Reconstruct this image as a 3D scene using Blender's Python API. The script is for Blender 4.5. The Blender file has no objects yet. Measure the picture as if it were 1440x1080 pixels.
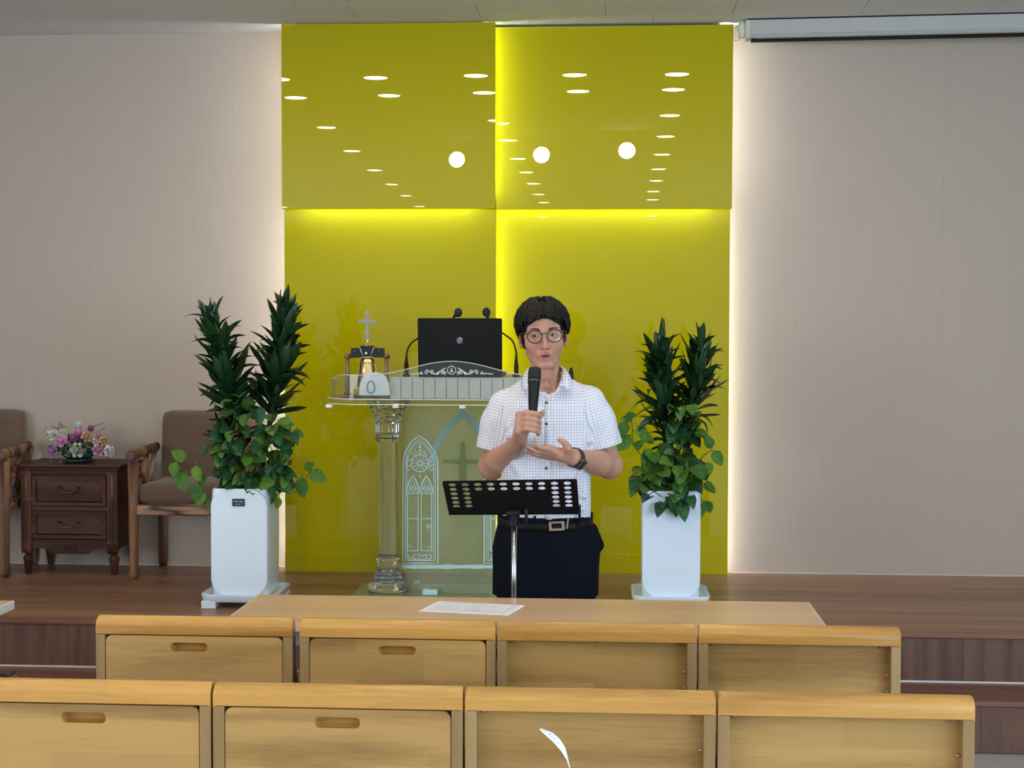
import bpy, bmesh, math, random
import numpy as np
from mathutils import Vector, Matrix, Euler
sc = bpy.context.scene
COL = sc.collection
random.seed(7)
PI = math.pi
# ------------------------------------------------------------------ camera
F_PX = 2080.0
CAM = Vector((0, 0, 1.58))
_yaw = math.atan(135 / F_PX); _pit = math.atan(75 / F_PX); _rol = 0.0025
_f = Vector((-math.sin(_yaw) * math.cos(_pit), math.cos(_yaw) * math.cos(_pit), -math.sin(_pit)))
_r0 = _f.cross(Vector((0, 0, 1))).normalized(); _u0 = _r0.cross(_f)
_r = _r0 * math.cos(_rol) + _u0 * math.sin(_rol)
_u = _u0 * math.cos(_rol) - _r0 * math.sin(_rol)
cd = bpy.data.cameras.new('camera'); cam = bpy.data.objects.new('camera', cd); COL.objects.link(cam)
cd.sensor_width = 36.0; cd.lens = 36.0 * F_PX / 1440.0; cd.clip_start = 0.05
cam.matrix_world = Matrix(((_r.x, _u.x, -_f.x, CAM.x), (_r.y, _u.y, -_f.y, CAM.y), (_r.z, _u.z, -_f.z, CAM.z), (0, 0, 0, 1)))
sc.camera = cam
def ray(px, py):
    return _f + _r * ((px - 720) / F_PX) - _u * ((py - 540) / F_PX)
def onY(px, py, Y):
    d = ray(px, py); return CAM + d * ((Y - CAM.y) / d.y)
def onZ(px, py, Z):
    d = ray(px, py); return CAM + d * ((Z - CAM.z) / d.z)

# ------------------------------------------------------------------ world, daylight, exposure
sc.view_settings.view_transform = 'Standard'; sc.view_settings.look = 'None'
sc.view_settings.gamma = 1.0; sc.view_settings.use_curve_mapping = False
sc.view_settings.exposure = -0.14
sc.cycles.use_denoising = True
sc.cycles.max_bounces = 8; sc.cycles.transparent_max_bounces = 24
sc.cycles.sample_clamp_indirect = 4.0; sc.cycles.caustics_refractive = False
sc.cycles.caustics_reflective = False
w = bpy.data.worlds.new('daylight_sky'); sc.world = w; w.use_nodes = True
w.node_tree.nodes['Background'].inputs[0].default_value = (0.62, 0.8, 1.0, 1)
w.node_tree.nodes['Background'].inputs[1].default_value = 1.6
ROOM_L, ROOM_R, ROOM_B, ROOM_H = -5.2, 4.6, -7.0, 3.05
def area(name, loc, rot, sx, sy, power, col):
    l = bpy.data.lights.new(name, 'AREA'); l.shape = 'RECTANGLE'; l.size = sx; l.size_y = sy
    l.energy = power; l.color = col
    o = bpy.data.objects.new(name, l); COL.objects.link(o); o.location = loc; o.rotation_euler = rot
    return o
# daylight entering through the windows of the two side walls and of the rear wall
DAY = (0.62, 0.82, 1.0)
for i, y in enumerate((-3.75, -1.1, 1.55)):
    area('window_daylight', (ROOM_L + 0.03, y, 1.75), (0, -PI / 2, 0), 1.5, 2.2, 92, (0.86, 0.92, 1.0))
    area('window_daylight', (ROOM_R - 0.03, y, 1.75), (0, PI / 2, 0), 1.5, 2.2, 150, DAY)
area('window_daylight', (3.35, ROOM_B + 0.03, 1.75), (PI / 2, 0, 0), 2.2, 1.5, 75, DAY)

# ------------------------------------------------------------------ materials
def nt(name):
    m = bpy.data.materials.new(name); m.use_nodes = True
    n = m.node_tree; b = n.nodes['Principled BSDF']
    return m, n, b
def mat(name, col, rough=0.5, metal=0.0, spec=0.5, noise=0.0, nscale=20, bump=0.0, bscale=60, stretch=(1, 1, 1), emit=None, coat=0.0, sheen=0.0, sss=0.0):
    m, n, b = nt(name)
    b.inputs['Base Color'].default_value = (*col, 1); b.inputs['Roughness'].default_value = rough
    b.inputs['Metallic'].default_value = metal; b.inputs['Specular IOR Level'].default_value = spec
    b.inputs['Coat Weight'].default_value = coat; b.inputs['Sheen Weight'].default_value = sheen
    b.inputs['Coat Roughness'].default_value = 0.08
    if sss:
        b.inputs['Subsurface Weight'].default_value = sss; b.inputs['Subsurface Radius'].default_value = (0.012, 0.005, 0.003); b.inputs['Subsurface Scale'].default_value = 1.0
    if emit:
        b.inputs['Emission Color'].default_value = (*emit[0], 1); b.inputs['Emission Strength'].default_value = emit[1]
    if noise or bump:
        tc = n.nodes.new('ShaderNodeTexCoord'); mp = n.nodes.new('ShaderNodeMapping')
        mp.inputs['Scale'].default_value = stretch
        n.links.new(tc.outputs['Object'], mp.inputs[0])
    if noise:
        t = n.nodes.new('ShaderNodeTexNoise'); t.inputs['Scale'].default_value = nscale; t.inputs['Detail'].default_value = 5
        n.links.new(mp.outputs[0], t.inputs[0])
        mx = n.nodes.new('ShaderNodeMix'); mx.data_type = 'RGBA'
        mx.inputs[6].default_value = (*[c * (1 - noise) for c in col], 1); mx.inputs[7].default_value = (*[min(1, c * (1 + noise)) for c in col], 1)
        n.links.new(t.outputs[0], mx.inputs[0]); n.links.new(mx.outputs[2], b.inputs['Base Color'])
    if bump:
        t2 = n.nodes.new('ShaderNodeTexNoise'); t2.inputs['Scale'].default_value = bscale; t2.inputs['Detail'].default_value = 3
        n.links.new(mp.outputs[0], t2.inputs[0])
        bp = n.nodes.new('ShaderNodeBump'); bp.inputs['Strength'].default_value = bump; bp.inputs['Distance'].default_value = 0.004
        n.links.new(t2.outputs[0], bp.inputs['Height']); n.links.new(bp.outputs[0], b.inputs['Normal'])
    return m
def wood(name, c1, c2, axis='X', scale=5.0, rough=0.35, coat=0.0, ring=3.0, contrast=(0.3, 0.75), fine=0.35, per_object=True, long_stretch=0.06, lam=0.0, spec=0.35):
    """wood grain running along one object axis: distorted bands plus fine pores"""
    m, n, b = nt(name); L = n.links.new
    tc = n.nodes.new('ShaderNodeTexCoord'); mp = n.nodes.new('ShaderNodeMapping')
    s = [1, 1, 1]; s['XYZ'.index(axis)] = long_stretch; mp.inputs['Scale'].default_value = s
    L(tc.outputs['Object'], mp.inputs[0])
    if per_object:
        oi = n.nodes.new('ShaderNodeObjectInfo'); ml = n.nodes.new('ShaderNodeMath'); ml.operation = 'MULTIPLY'; ml.inputs[1].default_value = 37.0
        L(oi.outputs['Random'], ml.inputs[0]); L(ml.outputs[0], mp.inputs['Location'])
    t = n.nodes.new('ShaderNodeTexNoise'); t.inputs['Scale'].default_value = scale; t.inputs['Detail'].default_value = 2; t.inputs['Distortion'].default_value = 0.4
    L(mp.outputs[0], t.inputs[0])
    mm = n.nodes.new('ShaderNodeMath'); mm.operation = 'MULTIPLY'; mm.inputs[1].default_value = ring * 6.28; L(t.outputs[0], mm.inputs[0])
    sn = n.nodes.new('ShaderNodeMath'); sn.operation = 'SINE'; L(mm.outputs[0], sn.inputs[0])
    t2 = n.nodes.new('ShaderNodeTexNoise'); t2.inputs['Scale'].default_value = scale * 22; t2.inputs['Detail'].default_value = 4; L(mp.outputs[0], t2.inputs[0])
    a = n.nodes.new('ShaderNodeMath'); a.operation = 'MULTIPLY_ADD'; a.inputs[1].default_value = 0.5 * (1 - fine); a.inputs[2].default_value = 0.5 * (1 - fine)
    L(sn.outputs[0], a.inputs[0])
    a2 = n.nodes.new('ShaderNodeMath'); a2.operation = 'MULTIPLY_ADD'; a2.inputs[1].default_value = fine; L(t2.outputs[0], a2.inputs[0]); L(a.outputs[0], a2.inputs[2])
    r = n.nodes.new('ShaderNodeMapRange'); r.inputs[1].default_value = contrast[0]; r.inputs[2].default_value = contrast[1]; L(a2.outputs[0], r.inputs[0])
    mx = n.nodes.new('ShaderNodeMix'); mx.data_type = 'RGBA'; mx.inputs[6].default_value = (*c1, 1); mx.inputs[7].default_value = (*c2, 1)
    L(r.outputs[0], mx.inputs[0]); L(mx.outputs[2], b.inputs['Base Color'])
    b.inputs['Roughness'].default_value = rough; b.inputs['Coat Weight'].default_value = coat; b.inputs['Coat Roughness'].default_value = 0.15
    b.inputs['Specular IOR Level'].default_value = spec
    if lam:                                     # glued lamellas: each strip a little lighter or darker
        br = n.nodes.new('ShaderNodeTexBrick'); br.inputs['Scale'].default_value = 1.0; br.inputs['Mortar Size'].default_value = 0.0
        br.inputs['Brick Width'].default_value = 0.34; br.inputs['Row Height'].default_value = 0.068
        br.inputs['Color1'].default_value = (1 - lam, 1 - lam * 1.1, 1 - lam * 1.3, 1); br.inputs['Color2'].default_value = (1 + lam * .4, 1 + lam * .3, 1, 1); br.inputs['Bias'].default_value = 0.0
        sx = n.nodes.new('ShaderNodeSeparateXYZ'); cx = n.nodes.new('ShaderNodeCombineXYZ'); L(tc.outputs['Object'], sx.inputs[0]); L(sx.outputs[0], cx.inputs[0]); L(sx.outputs[2], cx.inputs[1])
        if per_object:
            ad = n.nodes.new('ShaderNodeVectorMath'); ad.operation = 'ADD'; L(cx.outputs[0], ad.inputs[0]); L(ml.outputs[0], ad.inputs[1]); L(ad.outputs[0], br.inputs[0])
        else: L(cx.outputs[0], br.inputs[0])
        mu = n.nodes.new('ShaderNodeMix'); mu.data_type = 'RGBA'; mu.blend_type = 'MULTIPLY'; mu.inputs[0].default_value = 1.0
        L(mx.outputs[2], mu.inputs[6]); L(br.outputs[0], mu.inputs[7]); L(mu.outputs[2], b.inputs['Base Color'])
    bp = n.nodes.new('ShaderNodeBump'); bp.inputs['Strength'].default_value = 0.08; bp.inputs['Distance'].default_value = 0.001
    L(a2.outputs[0], bp.inputs['Height']); L(bp.outputs[0], b.inputs['Normal'])
    return m
def thin_glass(name, tint, haze, hazecol, rough=0.02):
    """clear acrylic sheet: see-through, glossy, with a little milky scatter"""
    m, n, b = nt(name); L = n.links.new
    tr = n.nodes.new('ShaderNodeBsdfTransparent'); tr.inputs[0].default_value = (*tint, 1)
    gl = n.nodes.new('ShaderNodeBsdfGlossy'); gl.inputs['Roughness'].default_value = rough
    df = n.nodes.new('ShaderNodeBsdfDiffuse'); df.inputs[0].default_value = (*hazecol, 1)
    fr = n.nodes.new('ShaderNodeFresnel'); fr.inputs[0].default_value = 1.45
    m1 = n.nodes.new('ShaderNodeMixShader'); m1.inputs[0].default_value = haze
    m2 = n.nodes.new('ShaderNodeMixShader')
    L(tr.outputs[0], m1.inputs[1]); L(df.outputs[0], m1.inputs[2])
    ge = n.nodes.new('ShaderNodeNewGeometry'); iv = n.nodes.new('ShaderNodeMath'); iv.operation = 'SUBTRACT'; iv.inputs[0].default_value = 1.0; L(ge.outputs['Backfacing'], iv.inputs[1])
    mu = n.nodes.new('ShaderNodeMath'); mu.operation = 'MULTIPLY'; L(fr.outputs[0], mu.inputs[0]); L(iv.outputs[0], mu.inputs[1])
    L(mu.outputs[0], m2.inputs[0]); L(m1.outputs[0], m2.inputs[1]); L(gl.outputs[0], m2.inputs[2])
    L(m2.outputs[0], n.nodes['Material Output'].inputs[0])
    return m
def stripes(m, axis, freq, amount, invert=False):
    """fine parallel relief lines (vertical weave of the wallpaper)"""
    n = m.node_tree; L = n.links.new; b = n.nodes['Principled BSDF']
    tc = n.nodes.new('ShaderNodeTexCoord'); mp = n.nodes.new('ShaderNodeMapping')
    s = [4, 4, 4]; s['XYZ'.index(axis)] = freq; mp.inputs['Scale'].default_value = s
    L(tc.outputs['Object'], mp.inputs[0])
    t = n.nodes.new('ShaderNodeTexNoise'); t.inputs['Scale'].default_value = 1.0; t.inputs['Detail'].default_value = 3; L(mp.outputs[0], t.inputs[0])
    col = b.inputs['Base Color'].default_value[:3]
    mx = n.nodes.new('ShaderNodeMix'); mx.data_type = 'RGBA'
    mx.inputs[6].default_value = (*[c * (1 - amount) for c in col], 1); mx.inputs[7].default_value = (*[c * (1 + amount) for c in col], 1)
    L(t.outputs[0], mx.inputs[0]); L(mx.outputs[2], b.inputs['Base Color'])
    bp = n.nodes.new('ShaderNodeBump'); bp.inputs['Strength'].default_value = 0.15; bp.inputs['Distance'].default_value = 0.001
    L(t.outputs[0], bp.inputs['Height']); L(bp.outputs[0], b.inputs['Normal'])
    return m
M = {}
M['wall'] = stripes(mat('woven_wallpaper', (0.505, 0.42, 0.355), 0.75, spec=0.2), 'X', 260, 0.10)
M['wall_plain'] = mat('painted_wall', (0.5, 0.46, 0.41), 0.8)
M['floor'] = mat('grey_vinyl_floor', (0.42, 0.39, 0.37), 0.45, noise=0.12, nscale=30)
M['ceiling'] = mat('fissured_ceiling_board', (0.64, 0.63, 0.61), 0.9, noise=0.10, nscale=90, bump=0.5, bscale=70)
M['lime'] = mat('lime_back_painted_glass', (0.475, 0.40, 0.003), 0.6, spec=0.0, coat=1.0, noise=0.02, nscale=3)
M['lime'].node_tree.nodes['Principled BSDF'].inputs['Coat Roughness'].default_value = 0.0
M['board_edge'] = mat('backing_board', (0.6, 0.58, 0.5), 0.7)
M['led'] = mat('led_strip_light', (1, 1, 1), 0.5, emit=((0.82, 1.0, 0.84), 44.0))
M['led_outer'] = mat('led_strip_light_outer', (1, 1, 1), 0.5, emit=((0.90, 0.96, 1.0), 42.0))
M['lamp'] = mat('downlight_disc', (1, 1, 1), 0.5, emit=((1.0, 0.88, 0.66), 50.0))
M['stage_deck'] = wood('stage_laminate', (0.215, 0.108, 0.062), (0.385, 0.215, 0.135), 'X', 5, 0.36, contrast=(0.2, 0.9), fine=0.6, coat=0.0, spec=.3)
M['stage_riser'] = wood('riser_walnut_board', (0.075, 0.034, 0.024), (0.19, 0.098, 0.066), 'Z', 9, 0.45, contrast=(0.2, 0.9), fine=0.55, ring=2.5)
M['nosing'] = wood('red_brown_nosing', (0.17, 0.065, 0.042), (0.25, 0.11, 0.072), 'X', 6, 0.35)
M['white_trim'] = mat('white_bead', (0.75, 0.72, 0.74), 0.5)
M['bench'] = wood('oiled_rubberwood', (0.30, 0.125, 0.024), (0.58, 0.30, 0.072), 'X', 7, 0.30, coat=0.3, contrast=(0.15, 0.75), fine=0.5, ring=2.2, long_stretch=.07, lam=.06)
M['bench_door'] = wood('rubberwood_board', (0.23, 0.120, 0.036), (0.46, 0.27, 0.088), 'X', 7, 0.45, coat=0.05, contrast=(0.1, 0.7), fine=0.52, ring=2.4, long_stretch=.07, lam=.14)
M['bench_post'] = wood('rubberwood_post', (0.26, 0.155, 0.062), (0.42, 0.27, 0.118), 'Z', 6, 0.42, coat=0.1, contrast=(0.1, 0.95), ring=1.3)
M['bench_side'] = wood('dark_stained_side', (0.13, 0.055, 0.028), (0.2, 0.09, 0.05), 'Z', 6, 0.4)
M['table'] = wood('light_oak_laminate', (0.60, 0.38, 0.205), (0.76, 0.52, 0.31), 'X', 6, 0.33, contrast=(0.2, 0.95), fine=0.6, ring=1.5, coat=0.15)
M['table_edge'] = mat('pale_edge_band', (0.62, 0.6, 0.54), 0.45)
M['grey_metal'] = mat('grey_painted_steel', (0.35, 0.36, 0.38), 0.4, metal=0.3)
M['blue_plastic'] = mat('blue_storage_net_panel', (0.16, 0.27, 0.45), 0.5)
M['chrome'] = mat('chrome', (0.8, 0.8, 0.82), 0.12, metal=1.0)
M['steel'] = mat('satin_steel_tube', (0.55, 0.55, 0.56), 0.25, metal=1.0)
M['black'] = mat('black_plastic', (0.008, 0.008, 0.009), 0.45, spec=0.25)
M['black_soft'] = mat('black_foam', (0.015, 0.015, 0.016), 0.9, bump=0.4, bscale=500)
M['black_paint'] = mat('black_powder_coat', (0.005, 0.0045, 0.005), 0.45, spec=0.15)
M['paper'] = mat('white_paper', (0.86, 0.86, 0.9), 0.6)
M['screw'] = mat('brass_screw', (0.4, 0.33, 0.2), 0.3, metal=1.0)

# ------------------------------------------------------------------ mesh building helpers
class MB:
    def __init__(s): s.v = []; s.f = []; s.mi = []
    def add(s, vs, fs, mi=0):
        o = len(s.v); s.v += [tuple(p) for p in vs]; s.f += [tuple(i + o for i in f) for f in fs]; s.mi += [mi] * len(fs); return s
    def box(s, c, d, rot=None, mi=0, taper=1.0):
        hx, hy, hz = d[0] / 2, d[1] / 2, d[2] / 2
        vs = []
        for z in (-1, 1):
            k = taper if z < 0 else 1.0
            for x, y in ((-1, -1), (1, -1), (1, 1), (-1, 1)): vs.append(Vector((x * hx * k, y * hy * k, z * hz)))
        R = rot.to_matrix() if isinstance(rot, Euler) else rot
        if R is not None: vs = [R @ v for v in vs]
        c = Vector(c); vs = [v + c for v in vs]
        return s.add(vs, [(3, 2, 1, 0), (4, 5, 6, 7), (0, 1, 5, 4), (1, 2, 6, 5), (2, 3, 7, 6), (3, 0, 4, 7)], mi)
    def bb(s, x0, x1, y0, y1, z0, z1, mi=0):
        return s.box(((x0 + x1) / 2, (y0 + y1) / 2, (z0 + z1) / 2), (abs(x1 - x0), abs(y1 - y0), abs(z1 - z0)), None, mi)
    def tube(s, pts, r, n=10, cap=True, squash=None, mi=0):
        pts = [Vector(p) for p in pts]; rs = r if isinstance(r, (list, tuple)) else [r] * len(pts)
        rings = []; prev = None
        for i, p in enumerate(pts):
            a = pts[max(i - 1, 0)]; b = pts[min(i + 1, len(pts) - 1)]
            t = (b - a).normalized()
            if prev is None:
                up = Vector((0, 0, 1)) if abs(t.z) < 0.9 else Vector((0, 1, 0))
                prev = t.cross(up).normalized()
            nrm = (prev - t * prev.dot(t)).normalized(); prev = nrm; bn = t.cross(nrm)
            sq = squash or (1, 1)
            rings.append([p + nrm * math.cos(2 * PI * k / n) * rs[i] * sq[0] + bn * math.sin(2 * PI * k / n) * rs[i] * sq[1] for k in range(n)])
        vs = [v for q in rings for v in q]; fs = []
        for i in range(len(pts) - 1):
            for k in range(n):
                k2 = (k + 1) % n
                fs.append((i * n + k, i * n + k2, (i + 1) * n + k2, (i + 1) * n + k))
        if cap:
            fs.append(tuple(range(n))[::-1]); fs.append(tuple((len(pts) - 1) * n + k for k in range(n)))
        return s.add(vs, fs, mi)
    def lathe(s, prof, c=(0, 0, 0), n=24, R=None, mi=0, ripple=None):
        c = Vector(c); vs = []; fs = []
        for (r, z) in prof:
            for k in range(n):
                a = 2 * PI * k / n; rr = r * (1 + (ripple[1] * math.cos(ripple[0] * a) if ripple else 0))
                v = Vector((rr * math.cos(a), rr * math.sin(a), z)); vs.append((R @ v if R else v) + c)
        m = len(prof)
        for i in range(m - 1):
            for k in range(n):
                k2 = (k + 1) % n; fs.append((i * n + k, i * n + k2, (i + 1) * n + k2, (i + 1) * n + k))
        if prof[0][0] > 1e-6: fs.append(tuple(range(n))[::-1])
        if prof[-1][0] > 1e-6: fs.append(tuple((m - 1) * n + k for k in range(n)))
        return s.add(vs, fs, mi)
    def ball(s, c, r, n=16, m=10, R=None, mi=0):
        r = r if isinstance(r, (list, tuple)) else (r, r, r)
        prof = [(math.sin(PI * i / m), -math.cos(PI * i / m)) for i in range(m + 1)]
        c = Vector(c); vs = []; fs = []
        for (a, z) in prof:
            for k in range(n):
                t = 2 * PI * k / n; v = Vector((a * math.cos(t) * r[0], a * math.sin(t) * r[1], z * r[2])); vs.append((R @ v if R else v) + c)
        for i in range(m):
            for k in range(n):
                k2 = (k + 1) % n; fs.append((i * n + k, i * n + k2, (i + 1) * n + k2, (i + 1) * n + k))
        return s.add(vs, fs, mi)
    def prism(s, poly, y0, y1, T=None, mi=0):
        """polygon in XZ extruded along Y (or placed by matrix T)"""
        n = len(poly); T = T or Matrix.Identity(4)
        vs = [T @ Vector((p[0], y0, p[1])) for p in poly] + [T @ Vector((p[0], y1, p[1])) for p in poly]
        fs = [tuple(range(n)), tuple(range(2 * n - 1, n - 1, -1))] + [(i, i + n, (i + 1) % n + n, (i + 1) % n) for i in range(n)]
        return s.add(vs, fs, mi)
    def grid(s, rows, mi=0):
        nr, nc = len(rows), len(rows[0])
        return s.add([p for r in rows for p in r], [(i * nc + j, i * nc + j + 1, (i + 1) * nc + j + 1, (i + 1) * nc + j) for i in range(nr - 1) for j in range(nc - 1)], mi)
    def mesh(s, name, mats, W=None, smooth=False):
        me = bpy.data.meshes.new(name)
        vs = s.v
        if W is not None:
            Wi = W.inverted(); vs = [tuple(Wi @ Vector(v)) for v in vs]
        me.from_pydata(vs, [], s.f)
        for m in (mats if isinstance(mats, (list, tuple)) else [mats]): me.materials.append(m)
        if max(s.mi, default=0) > 0: me.polygons.foreach_set('material_index', s.mi)
        bm = bmesh.new(); bm.from_mesh(me)
        bmesh.ops.remove_doubles(bm, verts=bm.verts, dist=1e-6)
        bmesh.ops.recalc_face_normals(bm, faces=bm.faces); bm.to_mesh(me); bm.free()
        if smooth: me.polygons.foreach_set('use_smooth', [True] * len(me.polygons))
        me.update()
        return me
WM = {}
def thing(name, loc, label, cat, group=None, rz=0.0, kind=None):
    o = bpy.data.objects.new(name, None); COL.objects.link(o); o.location = loc; o.rotation_euler = (0, 0, rz)
    o.empty_display_size = 0.1
    WM[o] = Matrix.Translation(Vector(loc)) @ Matrix.Rotation(rz, 4, 'Z')
    tag(o, label, cat, group, kind); return o
def tag(o, label=None, cat=None, group=None, kind=None):
    if label: o['label'] = label
    if cat: o['category'] = cat
    if group: o['group'] = group
    if kind: o['kind'] = kind
    return o
def obj(name, mb, m, parent=None, smooth=False, bevel=0.0, segs=2, label=None, local=False, loc=None):
    """link a mesh; vertices come in world space unless local"""
    W = None
    if parent is not None and not local: W = WM[parent]
    if loc is not None:                                   # a top-level mesh with its origin at its base
        W = Matrix.Translation(Vector(loc))
    me = mb.mesh(name, m, W, smooth) if isinstance(mb, MB) else mb
    o = bpy.data.objects.new(name, me); COL.objects.link(o)
    WM[o] = Matrix.Identity(4) if parent is None else WM[parent].copy()
    if loc is not None: o.location = loc; WM[o] = Matrix.Translation(Vector(loc))
    if parent is not None: o.parent = parent
    if bevel:
        b = o.modifiers.new('edge_rounding', 'BEVEL'); b.width = bevel; b.segments = segs; b.limit_method = 'ANGLE'; b.angle_limit = 0.6
        if smooth is False: me.polygons.foreach_set('use_smooth', [True] * len(me.polygons)); b.harden_normals = True
    if label: o['label'] = label
    return o
def struct(name, mb, m, bevel=0.0, parent=None, label=None):
    o = obj(name, mb, m, parent, bevel=bevel)
    if parent is None: o['kind'] = 'structure'
    if label: o['label'] = label
    return o
def inst(src, name, parent, Mx):
    """copy of a piece that shares mesh data, Mx relative to the parent"""
    o = bpy.data.objects.new(name, src); COL.objects.link(o); o.parent = parent; o.matrix_local = Mx
    return o
def copy_tree(o, parent=None):
    c = o.copy(); COL.objects.link(c); c.parent = parent; WM[c] = WM[o].copy()
    for ch in [k for k in bpy.data.objects if k.parent == o]: copy_tree(ch, c)
    return c
def rrect(x0, x1, z0, z1, r, n=6, corners=(1, 1, 1, 1)):
    """rounded rectangle, corners ordered bl, br, tr, tl"""
    P = []
    for (cx, cz, a0, on) in ((x0 + r, z0 + r, PI, corners[0]), (x1 - r, z0 + r, 1.5 * PI, corners[1]), (x1 - r, z1 - r, 0, corners[2]), (x0 + r, z1 - r, 0.5 * PI, corners[3])):
        if on:
            for i in range(n + 1): a = a0 + i * PI / 2 / n; P.append((cx + r * math.cos(a), cz + r * math.sin(a)))
        else:
            P.append((cx + (r if a0 in (1.5 * PI, 0) else -r), cz + (r if a0 in (0, 0.5 * PI) else -r)))
    return P
def plate(name, outer, holes, thick, bevel=0.0):
    """flat plate in XZ (y from 0 to thick) with holes; returns a mesh"""
    cu = bpy.data.curves.new(name, 'CURVE'); cu.dimensions = '2D'; cu.fill_mode = 'BOTH'; cu.extrude = thick / 2; cu.bevel_depth = bevel; cu.bevel_resolution = 1
    for poly in [outer] + holes:
        sp = cu.splines.new('POLY'); sp.points.add(len(poly) - 1); sp.use_cyclic_u = True
        for i, p in enumerate(poly): sp.points[i].co = (p[0], p[1], 0, 1)
    o = bpy.data.objects.new(name, cu); COL.objects.link(o)
    me = bpy.data.meshes.new_from_object(o.evaluated_get(bpy.context.evaluated_depsgraph_get()))
    bpy.data.objects.remove(o); bpy.data.curves.remove(cu)
    me.transform(Matrix.Translation((0, thick / 2, 0)) @ Matrix.Rotation(PI / 2, 4, 'X'))
    me.name = name
    return me
def text_mesh(body, size, thick=0.0004, align='CENTER', italic=0.0, bold=0.0):
    cu = bpy.data.curves.new('lettering', 'FONT'); cu.body = body; cu.size = size; cu.extrude = thick; cu.align_x = align; cu.align_y = 'CENTER'; cu.shear = italic; cu.offset = bold
    cu.resolution_u = 3
    o = bpy.data.objects.new('lettering', cu); COL.objects.link(o)
    me = bpy.data.meshes.new_from_object(o.evaluated_get(bpy.context.evaluated_depsgraph_get()))
    bpy.data.objects.remove(o); bpy.data.curves.remove(cu)
    me.transform(Matrix.Rotation(PI / 2, 4, 'X'))
    return me

# ------------------------------------------------------------------ room shell
ZS = 0.397                                      # stage height
YW = onZ(1237, 808, ZS).y                       # back wall plane
ROOM_H = onY(200, 47.5, YW).z
T = 0.15
struct('floor', MB().bb(ROOM_L - T, ROOM_R + T, ROOM_B - T, YW + T, -0.1, 0), M['floor'])
# ceiling: one slab, with the boards that show built one by one
Y_TILE = YW - 1.45
cz = ROOM_H
ceil = struct('ceiling', MB().bb(ROOM_L - T, ROOM_R + T, ROOM_B - T, YW + T, cz + 0.008, cz + 0.12), M['ceiling'])
rear = struct('ceiling_board', MB().bb(ROOM_L, ROOM_R, ROOM_B, Y_TILE - 0.001, cz, cz + 0.008), M['ceiling'], parent=ceil)
tile_d, tile_w = 0.29, 0.585
tb = MB().bb(-tile_w / 2 + .0012, tile_w / 2 - .0012, -tile_d / 2 + .0012, tile_d / 2 - .0012, 0, 0.0078).mesh('ceiling_board', M['ceiling'])
x_ref = onZ(109, 11, cz).x
for r in range(5):
    yc = YW - tile_d * (r + 0.5); off = (0.36 * r) % tile_w
    k = -9
    while k < 9:
        xc = x_ref + off + k * tile_w
        if ROOM_L + 0.28 < xc < ROOM_R - 0.28:
            inst(tb, 'ceiling_board', ceil, Matrix.Translation((xc, yc, cz)))
        k += 1
wb = struct('wall_back', MB().bb(ROOM_L - T, ROOM_R + T, YW + 0.004, YW + T, 0, cz), M['wall'])
# wallpapered sheets of the back wall, seams where the photograph shows them
xs = [ROOM_L, onY(395, 400, YW).x - 2.45, onY(420, 400, YW).x, onY(1010, 400, YW).x, onY(1325, 400, YW).x, ROOM_R]
for a, b_ in zip(xs[:-1], xs[1:]):
    struct('wallpaper_sheet', MB().bb(a + .0001, b_ - .0001, YW, YW + 0.006, ZS, cz), M['wall'], bevel=0.0004, parent=wb)
def side_wall(name, x0, x1, wins):
    mb = MB(); z0, z1 = 1.0, 2.5; ys = ROOM_B - T
    for (a, b_) in wins:
        mb.bb(x0, x1, ys, a, 0, cz); mb.bb(x0, x1, a, b_, 0, z0); mb.bb(x0, x1, a, b_, z1, cz); ys = b_
    mb.bb(x0, x1, ys, YW + T, 0, cz)
    struct(name, mb, M['wall_plain'])
wins = [(y - 1.1, y + 1.1) for y in (-3.75, -1.1, 1.55)]
side_wall('wall_left', ROOM_L - T, ROOM_L, wins); side_wall('wall_right', ROOM_R, ROOM_R + T, wins)
mb = MB(); xr = ROOM_L - T
for x in (3.35,):
    mb.bb(xr, x - 1.1, ROOM_B - T, ROOM_B, 0, cz); mb.bb(x - 1.1, x + 1.1, ROOM_B - T, ROOM_B, 0, 1.0); mb.bb(x - 1.1, x + 1.1, ROOM_B - T, ROOM_B, 2.5, cz); xr = x + 1.1
mb.bb(xr, ROOM_R + T, ROOM_B - T, ROOM_B, 0, cz)
struct('wall_rear', mb, M['wall_plain'])
M['white_frame'] = mat('white_window_frame', (0.8, 0.8, 0.8), 0.4)
wn = 0
for side, xw in (('L', ROOM_L - T / 2), ('R', ROOM_R + T / 2)):
    for (a, b_) in wins:
        wn += 1; f = MB()
        for z in (1.02, 2.48): f.bb(xw - .03, xw + .03, a, b_, z - .02, z + .02)
        for y in (a + .02, (a + b_) / 2, b_ - .02): f.bb(xw - .029, xw + .029, y - .02, y + .02, 1.0, 2.5)
        struct('window_%d' % wn, f, M['white_frame'])
for x in (3.35,):
    wn += 1; f = MB(); yw = ROOM_B - T / 2
    for z in (1.02, 2.48): f.bb(x - 1.1, x + 1.1, yw - .03, yw + .03, z - .02, z + .02)
    for q in (x - 1.08, x, x + 1.08): f.bb(q - .02, q + .02, yw - .029, yw + .029, 1.0, 2.5)
    struct('window_%d' % wn, f, M['white_frame'])

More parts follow.
